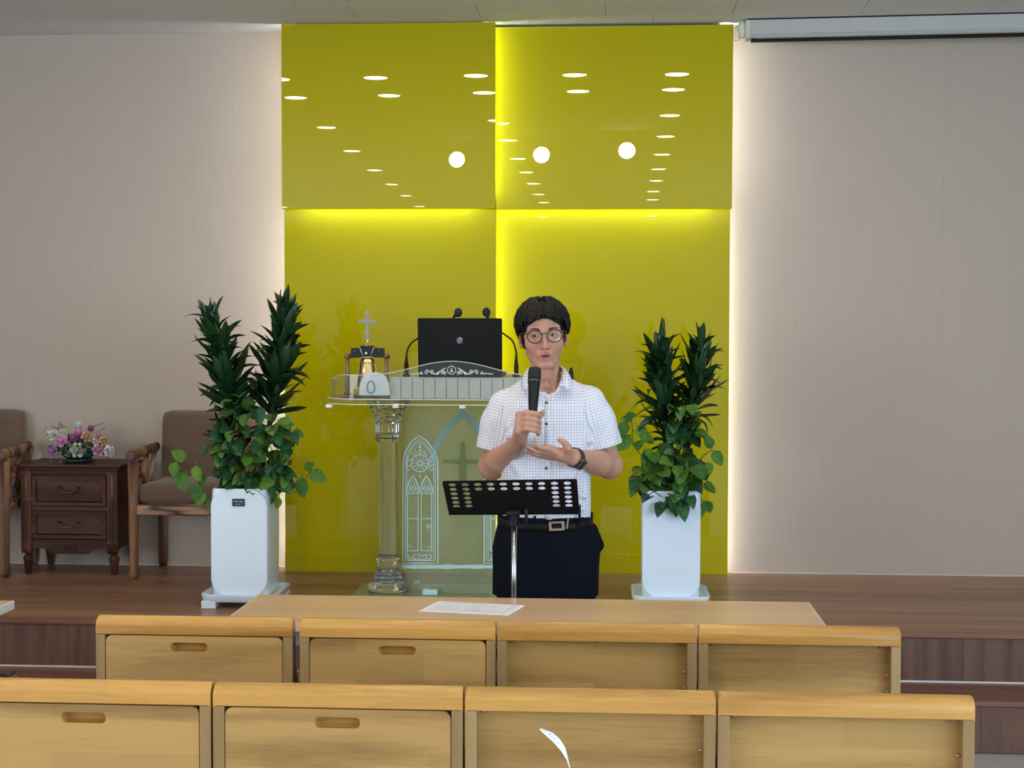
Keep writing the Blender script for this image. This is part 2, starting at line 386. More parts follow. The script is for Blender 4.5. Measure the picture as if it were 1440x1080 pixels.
# ------------------------------------------------------------------ stage
yf = onZ(1300, 889.3, ZS).y; ys0 = onZ(1300, 959.5, 0.2).y; ys1 = onZ(1350, 986, 0.2).y
stage = thing('stage', (0, (yf + YW) / 2, 0), 'low wooden stage platform with brown laminate deck and one full-width step', 'stage')
stage['kind'] = 'structure'
obj('deck', MB().bb(ROOM_L, ROOM_R, yf + 0.012, YW, ZS - 0.03, ZS), M['stage_deck'], stage)
obj('nosing', MB().bb(ROOM_L, ROOM_R, yf - 0.012, yf + 0.0115, ZS - 0.022, ZS), M['nosing'], stage, bevel=0.006)
bw = 0.6
x = ROOM_L
while x < ROOM_R - 0.05:
    x2 = min(x + bw, ROOM_R)
    obj('riser_board', MB().bb(x + .0006, x2 - .0006, yf, yf + 0.018, 0.206, ZS - 0.0225), M['stage_riser'], stage)
    obj('riser_board', MB().bb(x + .0006, x2 - .0006, ys1 + .01, ys1 + 0.028, 0.004, 0.178), M['stage_riser'], stage)
    x = x2
obj('white_bead', MB().bb(ROOM_L, ROOM_R, yf - 0.004, yf + 0.01, 0.2, 0.206), M['white_trim'], stage)
obj('step_tread', MB().bb(ROOM_L, ROOM_R, ys1 + .012, yf + .01, 0.178, 0.2), M['nosing'], stage)
obj('step_nosing', MB().bb(ROOM_L, ROOM_R, ys1 - .004, ys1 + .0115, 0.180, 0.2), M['nosing'], stage, bevel=0.006)
obj('inner_frame', MB().bb(ROOM_L + .01, ROOM_R - .01, yf + 0.03, YW - .01, 0.002, ZS - 0.031), M['board_edge'], stage)

# ------------------------------------------------------------------ lime glass wall panels with LED strips behind their edges
D1, D2, D3 = YW - 0.205, YW - 0.13, YW - 0.06
th = 0.014
def panel(name, label, Y, x0, x1, z0, z1, leds, backto):
    t = thing(name, ((x0 + x1) / 2, Y, z0), label, 'wall panel')
    obj('glass_face', MB().bb(x0, x1, Y, Y + th, z0, z1), M['lime'], t, bevel=0.0015)
    i = 0.06
    bx0, bx1, bz0, bz1 = x0 + i, x1 - i, z0 + (i if z0 > 1 else 0), z1 - (0 if z0 > 1 else 0)
    obj('backing_box', MB().bb(bx0, bx1, Y + th + .001, backto - .002, bz0, bz1), M['board_edge'], t)
    yc = Y + th + 0.0085
    for s in leds:
        if s == 'R': m_ = MB().bb(bx1 + .0005, bx1 + .006, yc - .006, yc + .006, bz0, bz1 - .01)
        if s == 'L': m_ = MB().bb(bx0 - .006, bx0 - .0005, yc - .006, yc + .006, bz0, bz1 - .01)
        if s == 'B': m_ = MB().bb(bx0 + .03, bx1 - .03, yc - .006, yc + .006, bz0 - .006, bz0 - .0005)
        outer = (s == 'L' and x0 < onY(450, 400, Y).x) or (s == 'R' and x1 > onY(900, 400, Y).x)
        obj('light_strip', m_, M['led_outer' if outer else 'led'], t)
    return t
UL = (onY(396, 200, D1).x, onY(696.5, 200, D1).x, onY(550, 293.8, D1).z)
URr = onY(1030, 200, D2).x; LLx = (onY(400.5, 550, D2).x, onY(697.3, 550, D2).x); LRr = onY(1025, 550, D3).x
urz = onY(860, 294.3, D2).z
panel('wall_panel', 'large lime glass panel at upper left of the altar wall, the most proud of the four', D1, UL[0], UL[1], UL[2], cz - .003, 'LRB', YW)
panel('wall_panel', 'large lime glass panel at upper right of the altar wall, lit along its left edge', D2, UL[1] - 0.045, URr, urz, cz - 0.012, 'RB', YW)
panel('wall_panel', 'tall lime glass panel at lower left behind the pulpit, lit along its top', D2, LLx[0], LLx[1], ZS, UL[2] + 0.045, 'LR', YW)
panel('wall_panel', 'tall lime glass panel at lower right behind the man, lit along top and left edges', D3, LLx[1] - 0.045, LRr, ZS, urz + 0.045, 'R', YW)
zb = onY(500, 777, D2).z
tr1 = struct('trim_1', MB().bb(LLx[0], LLx[1] - .001, D2 - 0.008, D2 - .0005, ZS, zb), M['lime'], bevel=0.002)
tr2 = struct('trim_2', MB().bb(LLx[1] + .002, LRr, D3 - 0.008, D3 - .0005, ZS, zb), M['lime'], bevel=0.002)
struct('baseboard_left', MB().bb(ROOM_L, LLx[0] - 0.03, YW - 0.006, YW - .0005, ZS, ZS + 0.005), M['board_edge'])
struct('baseboard_right', MB().bb(LRr + 0.03, ROOM_R, YW - 0.006, YW - .0005, ZS, ZS + 0.005), M['board_edge'])

# ------------------------------------------------------------------ downlights over the hall (the panels mirror them)
spots = [(528, 109, D1), (416, 137, D1), (547, 134, D1), (459, 179, D1), (495, 212, D1), (527, 239, D1), (551, 259, D1), (571, 275, D1), (590, 290, D1), (391, 111, D1), (397, 291, D1),
         (669, 106, D1), (681, 130, D1), (700, 169, D1), (715, 197, D2), (728, 223, D2), (740, 242, D2), (750, 258, D2), (757, 273, D2), (765, 284.5, D2),
         (808, 105, D2), (813, 128, D2), (952, 104, D2), (947, 125.6, D2), (942, 162, D2), (936, 191.5, D2), (931, 217, D2), (926, 237.5, D2), (922.5, 254, D2), (919, 269, D2), (918, 280.5, D2),
         (763, 304.5, D3), (918, 303.5, D3)]
ring = MB().lathe([(0.069, 0.0), (0.080, -0.006), (0.088, -0.004), (0.089, 0.0)], n=28).mesh('trim_ring', M['white_frame'], smooth=True)
disc = MB().lathe([(0.0, -0.003), (0.069, -0.002)], n=28).mesh('lens', M['lamp'])
for px, py, Yp in spots:
    q = onZ(px, py, cz); X, Y = q.x, 2 * Yp - q.y
    if Y < ROOM_B + 0.1: Y = ROOM_B + 0.15
    t = thing('downlight', (X, Y, cz), 'round recessed ceiling downlight of the hall, seen mirrored in the lime panels', 'ceiling light', 'recessed downlights over the hall')
    inst(ring, 'trim_ring', t, Matrix.Identity(4)); inst(disc, 'lens', t, Matrix.Identity(4))
# three lamps turned towards the stage
can = MB().lathe([(0.0, 0.10), (0.05, 0.10), (0.064, 0.06), (0.068, 0.0), (0.064, 0.002), (0.062, 0.006)], n=24).mesh('lamp_can', M['white_frame'], smooth=True)
M['spot'] = mat('spot_lens', (1, 1, 1), 0.5, emit=((1.0, 0.93, 0.80), 60.0))
lens = MB().lathe([(0.0, 0.004), (0.062, 0.004)], n=24).mesh('lens', M['spot'])
for px, py, Yp, wd in ((642.5, 224.5, D1, 'left'), (761.5, 218, D2, 'middle'), (881.5, 212, D2, 'right')):
    d = ray(px, py); tt = (cz - 0.14 - CAM.z) / d.z; q = CAM + d * tt; X, Y = q.x, 2 * Yp - q.y
    t = thing('spotlight', (X, Y, cz), 'round stage spotlight mirrored as a white disc, %s of the three' % wd, 'spotlight', 'spotlights aimed at the stage')
    to = Vector((X * 0, YW, 1.3)) - Vector((X, Y, cz - .14))
    R = Vector((0, 0, -1)).rotation_difference(to.normalized()).to_matrix().to_4x4()
    Mx = Matrix.Translation((0, 0, -0.14)) @ R
    inst(can, 'lamp_can', t, Mx); inst(lens, 'lens', t, Mx)
    obj('bracket', MB().tube([(X, Y, cz), (X, Y, cz - .08)], .012, 8), M['white_frame'], t)

# ------------------------------------------------------------------ projector screen case, upper right
M['case'] = mat('aluminium_case_white', (0.50, 0.50, 0.48), 0.55, spec=0.3)
A = onZ(1051, 28.2, cz - .006); Bp = onZ(1440, 19, cz - .006)
dv = (Bp - A).normalized(); Bp = A + dv * 2.6
ang = math.atan2(dv.y, dv.x)
t = thing('projector_screen', A, 'rolled up projector screen in a long white ceiling case with a black bottom bar', 'projector screen', rz=ang)
pr = [(0.0, 0.0), (0.085, 0.0), (0.095, -0.02), (0.095, -0.06), (0.08, -0.082), (0.012, -0.082), (0.0, -0.075)]
def sweepx(mb, prof, x0, x1):
    n = len(prof); mb.add([(x0, p[0], p[1]) for p in prof] + [(x1, p[0], p[1]) for p in prof], [tuple(range(n)), tuple(range(2 * n - 1, n - 1, -1))] + [(i, i + n, (i + 1) % n + n, (i + 1) % n) for i in range(n)]); return mb
obj('case', sweepx(MB(), pr, 0.012, 2.58), M['case'], t, local=True)
obj('case_rib', MB().bb(0.012, 2.58, -.002, .001, -.071, -.067), M['grey_metal'], t, local=True)
obj('end_cap', sweepx(MB(), [(p[0] * 1.06 - .003, p[1] * 1.05 + .001) for p in pr], -0.008, 0.014), mat('cream_end_cap', (0.62, 0.6, 0.5), 0.5), t, local=True, bevel=0.002)
obj('weight_bar', MB().tube([(0.018, .03, -.092), (2.58, .03, -.092)], 0.0085, 12), M['black'], t, local=True, smooth=True)
obj('bar_plug', MB().bb(0.025, 0.045, .022, .04, -.089, -.078), M['black'], t, local=True)
obj('top_rail', MB().bb(0.0, 2.58, -0.004, 0.09, .0005, .006), M['black'], t, local=True)
br = MB().tube([(-.05, .03, -.03), (-.008, .03, -.03)], .012, 10).lathe([(0, -.05), (.022, -.045), (.024, 0), (.018, .03), (0, .032)], (-.02, .03, -.03), 16)
obj('motor_bracket', br, mat('white_bracket', (0.7, 0.72, 0.66), 0.4), t, smooth=True, local=True)
obj('cable', MB().tube([(-.02, .04, -.05), (-.035, .05, -.08), (-.055, .06, -.085), (-.06, .09, -.07)], .002, 6), M['grey_metal'], t, local=True)
# ------------------------------------------------------------------ rows of wooden pew seats
def bench(px0, px1, ptop, Y, door, label, ph, first=False):
    """one seat of the row: rounded top rail, posts, back board or book-box door, seat and side panels"""
    a = onY(px0, ptop, Y); b_ = onY(px1, ptop, Y)
    x0, x1, zt = a.x, b_.x, H_B
    xc = (x0 + x1) / 2; w = x1 - x0; hw = w / 2 - 0.0012
    t = thing('pew_seat', (xc, Y, 0), label, 'pew seat', 'wooden pew seats in two rows')
    # top rail: rounded towards the back
    rh, pw = 0.045, 0.023
    prof = [(0.0, -rh), (-.001, -.02), (0.004, -.009), (0.012, -.002), (0.024, 0.0), (0.036, -.003), (0.044, -.012), (0.046, -rh)]
    m = MB(); n = len(prof)
    xs_ = [(-hw, .985), (-hw + .004, 1.0), (hw - .004, 1.0), (hw, .985)]
    for (x_, k) in xs_: m.v += [(x_, p[0], zt - .004 * (1 - k) / .015 + p[1]) for p in prof]
    for i in range(3):
        for j in range(n): j2 = (j + 1) % n; m.f.append((i * n + j, i * n + j2, (i + 1) * n + j2, (i + 1) * n + j))
    m.f += [tuple(range(n)), tuple(range(4 * n - 1, 3 * n - 1, -1))]; m.mi = [0] * len(m.f)
    obj('top_rail', m, M['bench'], t, local=True, bevel=0.002)
    for s in (-1, 1):
        obj('side_post', MB().bb(s * hw, s * (hw - pw), 0.001, 0.020, 0.02, zt - rh - .0004), M['bench_post'], t, local=True, bevel=0.0015)
        obj('side_panel', MB().prism([(0.0205, .02), (0.40, .02), (0.42, .06), (0.42, .62), (0.38, .66), (.1, .66), (.046, .74), (.046, zt - rh - .0005), (.0205, zt - rh - .0005)], -.0, 0.012, Matrix(((0, 1, 0, (hw - .0125 if s > 0 else -hw + .0005)), (1, 0, 0, 0), (0, 0, 1, 0), (0, 0, 0, 1)))), M['bench_side'], t, local=True)
        obj('armrest', MB().bb(s * (hw - .001), s * (hw - .04), .06, .40, .655, .675), M['bench_side'], t, local=True, bevel=.004)
    ih = hw - pw
    for s in (-1, 1): obj('inner_lining', MB().bb(s * (hw - .0128), s * ih, .0205, .0315, .30, zt - rh - .0008), M['bench_post'], t, local=True)
    obj('back_board', MB().bb(-ih, ih, 0.032, 0.044, 0.30, zt - rh - .001), M['bench_door'], t, local=True)
    seat = MB().bb(-ih, ih, .05, .41, .415, .44)
    obj('seat', seat, M['bench'], t, local=True, bevel=.006)
    obj('seat_rail', MB().bb(-ih, ih, .36, .38, .34, .414), M['bench_post'], t, local=True)
    if door:
        g = 0.0022; zb_, z1 = 0.36, zt - rh - .0035
        hx, hz, hl, hh = 0.0, zt - rh - .0305, .047, .0118
        hx = -0.012 if door == 1 else 0.0
        pm = plate('book_box_door', rrect(-ih + g, ih - g, zb_, z1, .016), [rrect(hx - hl, hx + hl, hz - hh, hz + hh, .010)], .012, .0008)
        pm.materials.append(M['bench_door'])
        d = obj('book_box_door', pm, None, t, local=True); d.location = (0, 0.004, 0)
        cup = MB(); o_, i_ = rrect(hx - hl - .002, hx + hl + .002, hz - hh - .002, hz + hh + .002, .011), rrect(hx - hl + .004, hx + hl - .004, hz - hh + .004, hz + hh - .003, .007)
        nn = len(o_); cup.v = [(p[0], .013, p[1]) for p in o_] + [(p[0], .022, p[1]) for p in i_]
        cup.f = [(i, (i + 1) % nn, (i + 1) % nn + nn, i + nn) for i in range(nn)] + [tuple(range(nn, 2 * nn))]; cup.mi = [0] * len(cup.f)
        h_ = obj('finger_pull', cup, M['bench'], d, local=True, smooth=False)
    else:
        for (sx, sz) in ((-ih + .012, zt - rh - .006), (ih - .022, zt - rh - .008)):
            obj('screw', MB().ball((sx, .030, sz - .002), (.0035, .003, .0035), 10, 6), M['screw'], t, local=True, smooth=True)
        for (sz) in (zt - rh - .075, zt - rh - .115):
            obj('hinge_stub', MB().tube([(ih + .001, .018, sz), (ih - .006, .018, sz)], .0035, 8).ball((ih - .006, .018, sz), .0042, 8, 6), M['screw'], t, local=True, smooth=True)
        obj('pocket_stop', MB().ball((0.0, .028, zt - rh - .002), (.008, .004, .005), 10, 6), M['black'], t, local=True, smooth=True)
    return t
H_B = 0.862
Y2, Y1 = onZ(700, 874, H_B).y - .01, onZ(700, 967.5, H_B).y - .01
names = ['leftmost', 'second from left', 'third from left', 'rightmost']
r2 = [(133.5, 411, 1), (420.5, 697.5, 2), (698.5, 981, 0), (982, 1268.5, 0)]
r1 = [(-62, 296.5, 2), (298, 651.5, 2), (653, 1007.5, 0), (1009, 1373, 0)]
for i, (a, b_, d) in enumerate(r2):
    bench(a, b_, 868, Y2, d, 'light wood pew seat with %s back, %s in the far row' % ('slotted-door' if d else 'open-recess', names[i]), i)
for i, (a, b_, d) in enumerate(r1):
    bench(a, b_, 965, Y1, d, 'light wood pew seat with %s back, %s in the near row' % ('slotted-door' if d else 'open-recess', names[i]), i)

# curled leaflet standing in the recess of the near row
M['print'] = mat('faint_blue_print', (0.35, 0.45, 0.72), 0.7)
t = thing('curled_leaflet', onY(800, 1120, Y1 - .012), 'curled white leaflet sticking up in front of the near row seat recess', 'leaflet')
edge_l = [(801.5, 1100), (801, 1080), (797, 1068), (789, 1055.5), (778, 1043), (768, 1034), (758.5, 1025.5)]
edge_r = [(805, 1100), (801.5, 1080), (798.5, 1066), (795, 1052), (787, 1039), (777, 1030), (763.5, 1024.6)]
rows = []
for i, ((ax, ay), (bx, by)) in enumerate(zip(edge_l, edge_r)):
    f_ = i / 6
    p0, p1 = onY(ax, ay, Y1 - .012 - .05 * f_), onY(bx, by, Y1 - .014 - .012 * f_)
    rows.append([p0.lerp(p1, j / 4) + Vector((0, .006 * math.sin(PI * j / 4), 0)) for j in range(5)])
lf = obj('sheet', MB().grid(rows), M['paper'], t, smooth=True)
so = lf.modifiers.new('thickness', 'SOLIDIFY'); so.thickness = .0006
pr_ = MB()
for k, i in enumerate((4.9, 4.55, 4.2, 3.7)):
    a_, b2 = rows[int(i)], rows[int(i) + 1]; fr = i - int(i)
    p = [a_[j].lerp(b2[j], fr) + Vector((0, -.0022, 0)) for j in (1, 2, 3)]
    pr_.tube(p, .0006, 4)
obj('printed_lines', pr_, M['print'], t)

# ------------------------------------------------------------------ tables
TZ = 0.72
def table(name, x0, x1, yn, yfar, label):
    xc = (x0 + x1) / 2
    t = thing(name, (xc, (yn + yfar) / 2, 0), label, 'table')
    obj('tabletop', MB().bb(x0 + .002, x1 - .002, yn, yfar, TZ - .026, TZ), M['table'], t, bevel=.002)
    m = MB()
    for x_ in (x0, x1):
        m.prism(rrect(x_ - .004, x_ + .004, TZ - .028, TZ + .0003, .0038, 3), yn, yfar)
    obj('edge_band', m, M['table_edge'], t)
    for x_ in (x0 + .14, x1 - .14):
        obj('leg', MB().bb(x_ - .02, x_ + .02, yn + .2, yn + .24, .03, TZ - .03).bb(x_ - .022, x_ + .022, yn + .03, yfar - .03, 0.0, .03).bb(x_ - .02, x_ + .02, yn + .04, yfar - .04, TZ - .055, TZ - .027), M['grey_metal'], t, bevel=.004)
    obj('cross_beam', MB().bb(x0 + .15, x1 - .15, yn + .205, yn + .235, TZ - .11, TZ - .06), M['grey_metal'], t)
    obj('lower_panel', MB().bb(x0 + .16, x1 - .16, yn + .21, yn + .225, .40, .53), M['blue_plastic'], t)
    return t
a = onZ(361.5, 838, TZ); b_ = onZ(1134.7, 844.2, TZ)
yfar = (a.y + b_.y) / 2; yn = yfar - .46
TX0, TX1 = a.x, b_.x
table('long_table', TX0, TX1, yn, yfar, 'long narrow table with light oak top behind the far row of seats')
b_ = onZ(18.5, 844.5, TZ)
table('side_table', b_.x - 1.6, b_.x, b_.y - .46, b_.y, 'light table with pale edge band, only its corner showing at the left')
# printed sheet on the table
cs = [onZ(x, y, TZ + .0012) for x, y in ((588, 859.3), (714.5, 865.3), (739, 851.3), (616.5, 845.3))]
t = thing('printed_sheet', (cs[0] + cs[2]) / 2, 'white printed sheet of paper lying flat on the long table', 'paper')
obj('sheet', MB().add(cs + [c - Vector((0, 0, .0008)) for c in cs], [(0, 1, 2, 3), (7, 6, 5, 4), (0, 4, 5, 1), (1, 5, 6, 2), (2, 6, 7, 3), (3, 7, 4, 0)]), M['paper'], t)
pm = MB()
def on_sheet(u, v): return cs[0].lerp(cs[1], u).lerp(cs[3].lerp(cs[2], u), v) + Vector((0, 0, .0004))
rnd = random.Random(3)
for col0, col1 in ((.06, .40), (.46, .86)):
    for k in range(15):
        v = .92 - k * .056; q = col0
        if col0 > .4 and k in (10, 13): pass
        while q < col1 - .01:
            l = rnd.uniform(.008, .03); e = min(q + l, col1)
            hh = .013 if not (col0 > .4 and k == 12) else .03
            pm.add([on_sheet(q, v), on_sheet(e, v), on_sheet(e, v + hh), on_sheet(q, v + hh)], [(0, 1, 2, 3)]); q = e + rnd.uniform(.004, .010)
            if rnd.random() < .04: break
for u in (.43, .89, .915):
    pm.add([on_sheet(u, .05), on_sheet(u + .006, .05), on_sheet(u + .006, .96), on_sheet(u, .96)], [(0, 1, 2, 3)])
obj('print', pm, mat('grey_print', (.42, .42, .5), .7), t)

# ------------------------------------------------------------------ black chair, cut off by the left edge
c = onZ(20, 948, .47)
t = thing('padded_stool', (c.x - .24, c.y - .2, 0), 'black padded stool with chrome tube frame, mostly out of view at the left edge', 'stool')
o = obj('seat', MB().bb(-.235, .235, -.22, .21, .42, .475), M['black'], t, local=True, bevel=.028, segs=4)
for s in (-1, 1):
    obj('side_frame', MB().tube([(s * .245, .24, .011), (s * .245, .235, .40), (s * .243, .20, .47), (s * .243, .0, .455), (s * .243, -.2, .46), (s * .243, -.21, .44)], .011, 10), M['chrome'], t, local=True, smooth=True)
    obj('back_leg', MB().tube([(s * .243, -.1, .45), (s * .243, -.22, .011)], .011, 10), M['chrome'], t, local=True, smooth=True)

# ------------------------------------------------------------------ armchairs
M['oak'] = wood('rustic_oak', (0.075, 0.030, 0.014), (0.30, 0.150, 0.075), 'Z', 9, 0.42, contrast=(0.15, 0.8), fine=0.3, ring=3.5)
M['oak_x'] = wood('rustic_oak_rail', (0.06, 0.024, 0.011), (0.42, 0.235, 0.135), 'X', 16, 0.42, contrast=(0.1, 0.7), fine=0.15, ring=3.5, long_stretch=.2)
M['oak_d'] = mat('oak_dark_end', (0.10, 0.055, 0.04), 0.5)
M['fabric'] = mat('brown_woven_upholstery', (0.15, 0.088, 0.058), 0.95, noise=0.35, nscale=140, bump=0.5, bscale=420, stretch=(1, 1, 2.5), sheen=0.3)
def cushion(w, d, h, r, puff=0.0, nx=14, ny=12):
    """softly rounded upholstered block"""
    bm = bmesh.new(); bmesh.ops.create_cube(bm, size=1.0)
    bmesh.ops.subdivide_edges(bm, edges=bm.edges, cuts=9, use_grid_fill=True)
    for v in bm.verts:
        p = v.co.copy(); q = Vector((p.x * w, p.y * d, p.z * h))
        c_ = Vector((max(-w / 2 + r, min(w / 2 - r, q.x)), max(-d / 2 + min(r, d / 2.01), min(d / 2 - min(r, d / 2.01), q.y)), max(-h / 2 + min(r, h / 2.01), min(h / 2 - min(r, h / 2.01), q.z))))
        dd = q - c_
        if dd.length > 1e-6: q = c_ + dd.normalized() * min(r, max(abs(dd.x), abs(dd.y), abs(dd.z)))
        k = (1 - (2 * p.x) ** 2) * (1 - (2 * p.y) ** 2) * (1 - (2 * p.z) ** 2 * 0)
        if abs(p.z) > .49: q.z += math.copysign(puff * max(0, k), p.z)
        v.co = q
    me = bpy.data.meshes.new('cushion'); bm.to_mesh(me); bm.free()
    me.polygons.foreach_set('use_smooth', [True] * len(me.polygons)); return me
def armchair(x0, x1, yfront, label):
    """x0..x1 outer width, local origin centre-bottom at stage level"""
    w = x1 - x0; hw = w / 2; dep = .42
    t = thing('armchair', ((x0 + x1) / 2, yfront, ZS), label, 'armchair', 'brown upholstered armchairs by the wall')
    for s in (-1, 1):
        lx = s * (hw - .022)
        obj('front_leg', MB().tube([(lx, .022, 0.0), (lx, .022, .02), (lx, .022, .05), (lx, .022, .30), (lx, .022, .555)], [.019, .026, .021, .024, .027], 4 * 3), M['oak'], t, local=True, smooth=True)
        obj('rear_leg', MB().tube([(lx * .93, dep, 0.0), (lx * .93, dep, .03), (lx * .93, dep - .005, .40), (lx * .93, dep + .0, .44)], [.019, .024, .022, .022], 12), M['oak'], t, local=True, smooth=True)
        obj('arm_rail', MB().tube([(lx, -.022, .585), (lx, .0, .587), (lx * 1.0, .20, .596), (lx * .96, dep - .06, .605)], [.022, .024, .022, .02], 14, squash=(.8, 1.15)), M['oak'], t, local=True, smooth=True)
        obj('arm_end', MB().ball((lx, -.022, .585), (.024, .008, .027), 14, 8), M['oak_d'], t, local=True, smooth=True)
        obj('brace', MB().tube([(lx, .05, .57), (lx, .26, .35)], .014, 8), M['oak'], t, local=True, smooth=True)
        obj('brace', MB().tube([(lx, .25, .60), (lx, .05, .36)], .014, 8), M['oak'], t, local=True, smooth=True)
        obj('brace', MB().tube([(lx, .22, .36), (lx, dep - .06, .60)], .013, 8), M['oak'], t, local=True, smooth=True)
        obj('side_rail', MB().bb(lx - .012, lx + .012, .04, dep, .315, .365), M['oak_x'], t, local=True, bevel=.006)
    obj('front_apron', MB().bb(-hw + .040, hw - .040, .004, .034, .305, .358), M['oak_x'], t, local=True, bevel=.010, segs=3)
    obj('rear_apron', MB().bb(-hw + .06, hw - .06, dep - .012, dep + .012, .305, .358), M['oak_x'], t, local=True)
    sc_ = cushion(w - .075, dep - .03, .10, .035, .012); sc_.materials.append(M['fabric'])
    o = obj('seat_cushion', sc_, None, t, local=True); o.location = (0, dep / 2 + .005, .405)
    bk = cushion(w - .115, .085, .40, .04); bk.materials.append(M['fabric'])
    o = obj('back_cushion', bk, None, t, local=True); o.location = (0, dep - .055, .585); o.rotation_euler = (-.10, 0, 0)
    return t
yA = onZ(186, 815, ZS).y
xa = onY(180, 815, yA).x
armchair(xa, xa + .60, yA, 'brown upholstered oak armchair between the dark nightstand and the left potted plant')
xb = onY(11, 812, yA).x
armchair(xb - .60, xb, yA, 'brown upholstered oak armchair left of the nightstand, cut off by the frame')

# ------------------------------------------------------------------ nightstand
M['walnut'] = wood('dark_walnut_veneer', (0.030, 0.010, 0.006), (0.10, 0.036, 0.021), 'X', 9, 0.42, coat=0.03, spec=.18, contrast=(0.1, 0.95), fine=0.45)
M['walnut_z'] = wood('dark_walnut_post', (0.035, 0.012, 0.006), (0.13, 0.048, 0.024), 'Z', 9, 0.42, coat=0.03, spec=.18, contrast=(0.1, 0.95), fine=0.45)
M['brass'] = mat('aged_brass', (0.12, 0.09, 0.06), 0.35, metal=1.0)
yN = onZ(100, 808.5, ZS).y
nx0, nx1 = onY(29, 700, yN).x, onY(165, 700, yN).x
t = thing('nightstand', ((nx0 + nx1) / 2, yN, ZS), 'dark walnut two-drawer nightstand with turned feet between the armchairs', 'nightstand')
W2 = (nx1 - nx0) / 2; ND = .34
zt_ = onY(100, 653, yN).z - ZS
topm = MB()
for z0, z1, e in ((zt_ - .012, zt_, .022), (zt_ - .020, zt_ - .0125, .016), (zt_ - .030, zt_ - .0205, .008)):
    topm.bb(-W2 - e, W2 + e, -e, ND + .0, z0, z1)
obj('top', topm, M['walnut'], t, local=True, bevel=.004)
pwid = .052
zleg = .155
for s in (-1, 1):
    xo = s * W2; xi = s * (W2 - pwid)
    obj('corner_post', MB().bb(xo, xi, .0, .05, .125, zt_ - .031), M['walnut_z'], t, local=True, bevel=.002)
    xm = s * (W2 - pwid / 2)
    z1 = zt_ - .052
    obj('split_spindle', MB().lathe([(0, z1 - .105), (.008, z1 - .103), (.009, z1 - .098), (.005, z1 - .094), (.0075, z1 - .088), (.0085, z1 - .05), (.0065, z1 - .018), (.0055, z1 - .012), (.009, z1 - .006), (.008, z1 - .001), (0, z1)], (xm, 0, 0), 12), M['oak'], t, local=True, smooth=True)
    fl = MB()
    for q in (-.013, .0, .013): fl.bb(xm + q - .003, xm + q + .003, -.003, .002, .165, z1 - .125)
    obj('reeding', fl, M['walnut_z'], t, local=True, bevel=.0015)
    dm = MB(); zc = .128; r_ = pwid / 2 - .002
    dm.add([(xm - r_, -.001, zc - r_), (xm + r_, -.001, zc - r_), (xm + r_, -.001, zc + r_), (xm - r_, -.001, zc + r_), (xm, -.016, zc)], [(0, 1, 4), (1, 2, 4), (2, 3, 4), (3, 0, 4), (3, 2, 1, 0)])
    obj('diamond_block', dm, M['walnut_z'], t, local=True)
    for yy in (.026, ND - .03):
        obj('leg', MB().lathe([(.011, 0), (.014, .004), (.024, .072), (.025, .080), (.022, .086), (.014, .092), (.014, .096), (.021, .102), (.017, .11), (.024, .118), (.024, .125)], (xm, yy, 0), 16), M['walnut_z'], t, local=True, smooth=True)
obj('carcass', MB().bb(-W2 + .004, W2 - .004, .045, ND, .125, zt_ - .031), M['walnut'], t, local=True)
wi = W2 - pwid
obj('front_rail', MB().bb(-wi, wi, .010, .044, zt_ - .05, zt_ - .031).bb(-wi, wi, .006, .044, zt_ - .225, zt_ - .205).bb(-wi, wi, .006, .044, .155, .17), M['walnut'], t, local=True)
for k, (za, zb2) in enumerate(((zt_ - .204, zt_ - .052), (.172, zt_ - .227))):
    d = obj('drawer', MB().bb(-wi + .002, wi - .002, .006, .044, za, zb2), M['walnut'], t, local=True, bevel=.002)
    fr = MB(); bwid = .022
    fr.bb(-wi + .004, wi - .004, -.004, .006, zb2 - bwid, zb2 - .002).bb(-wi + .004, wi - .004, -.004, .006, za + .002, za + bwid).bb(-wi + .004, -wi + .004 + bwid, -.004, .006, za + bwid, zb2 - bwid).bb(wi - .004 - bwid, wi - .004, -.004, .006, za + bwid, zb2 - bwid)
    f2 = obj('drawer_moulding', fr, M['walnut'], d, local=True, bevel=.0035)
    zc = (za + zb2) / 2 + .012
    hd = MB().tube([(-.048, -.006, zc + .008), (-.044, -.022, zc + .002), (-.034, -.026, zc - .012), (-.018, -.027, zc - .019), (.018, -.027, zc - .019), (.034, -.026, zc - .012), (.044, -.022, zc + .002), (.048, -.006, zc + .008)], [.004, .0035, .003, .0045, .0045, .003, .0035, .004], 8)
    for s in (-1, 1): hd.ball((s * .048, .002, zc + .008), (.008, .004, .008), 12, 6)
    obj('bail_handle', hd, M['brass'], d, local=True, smooth=True)
ap = [(-wi, .155), (-wi, .128), (-wi + .06, .126), (-wi + .085, .112), (-wi + .10, .10), (wi - .10, .10), (wi - .085, .112), (wi - .06, .126), (wi, .128), (wi, .155)]
ap_ = MB().prism(ap, .008, .03)
for q in (-2, -1, 0, 1, 2): ap_.bb(q * .013 - .003, q * .013 + .003, .004, .009, .112, .145)
obj('apron', ap_, M['walnut'], t, local=True)
NS_TOP = Vector(((nx0 + nx1) / 2, yN, ZS + zt_))

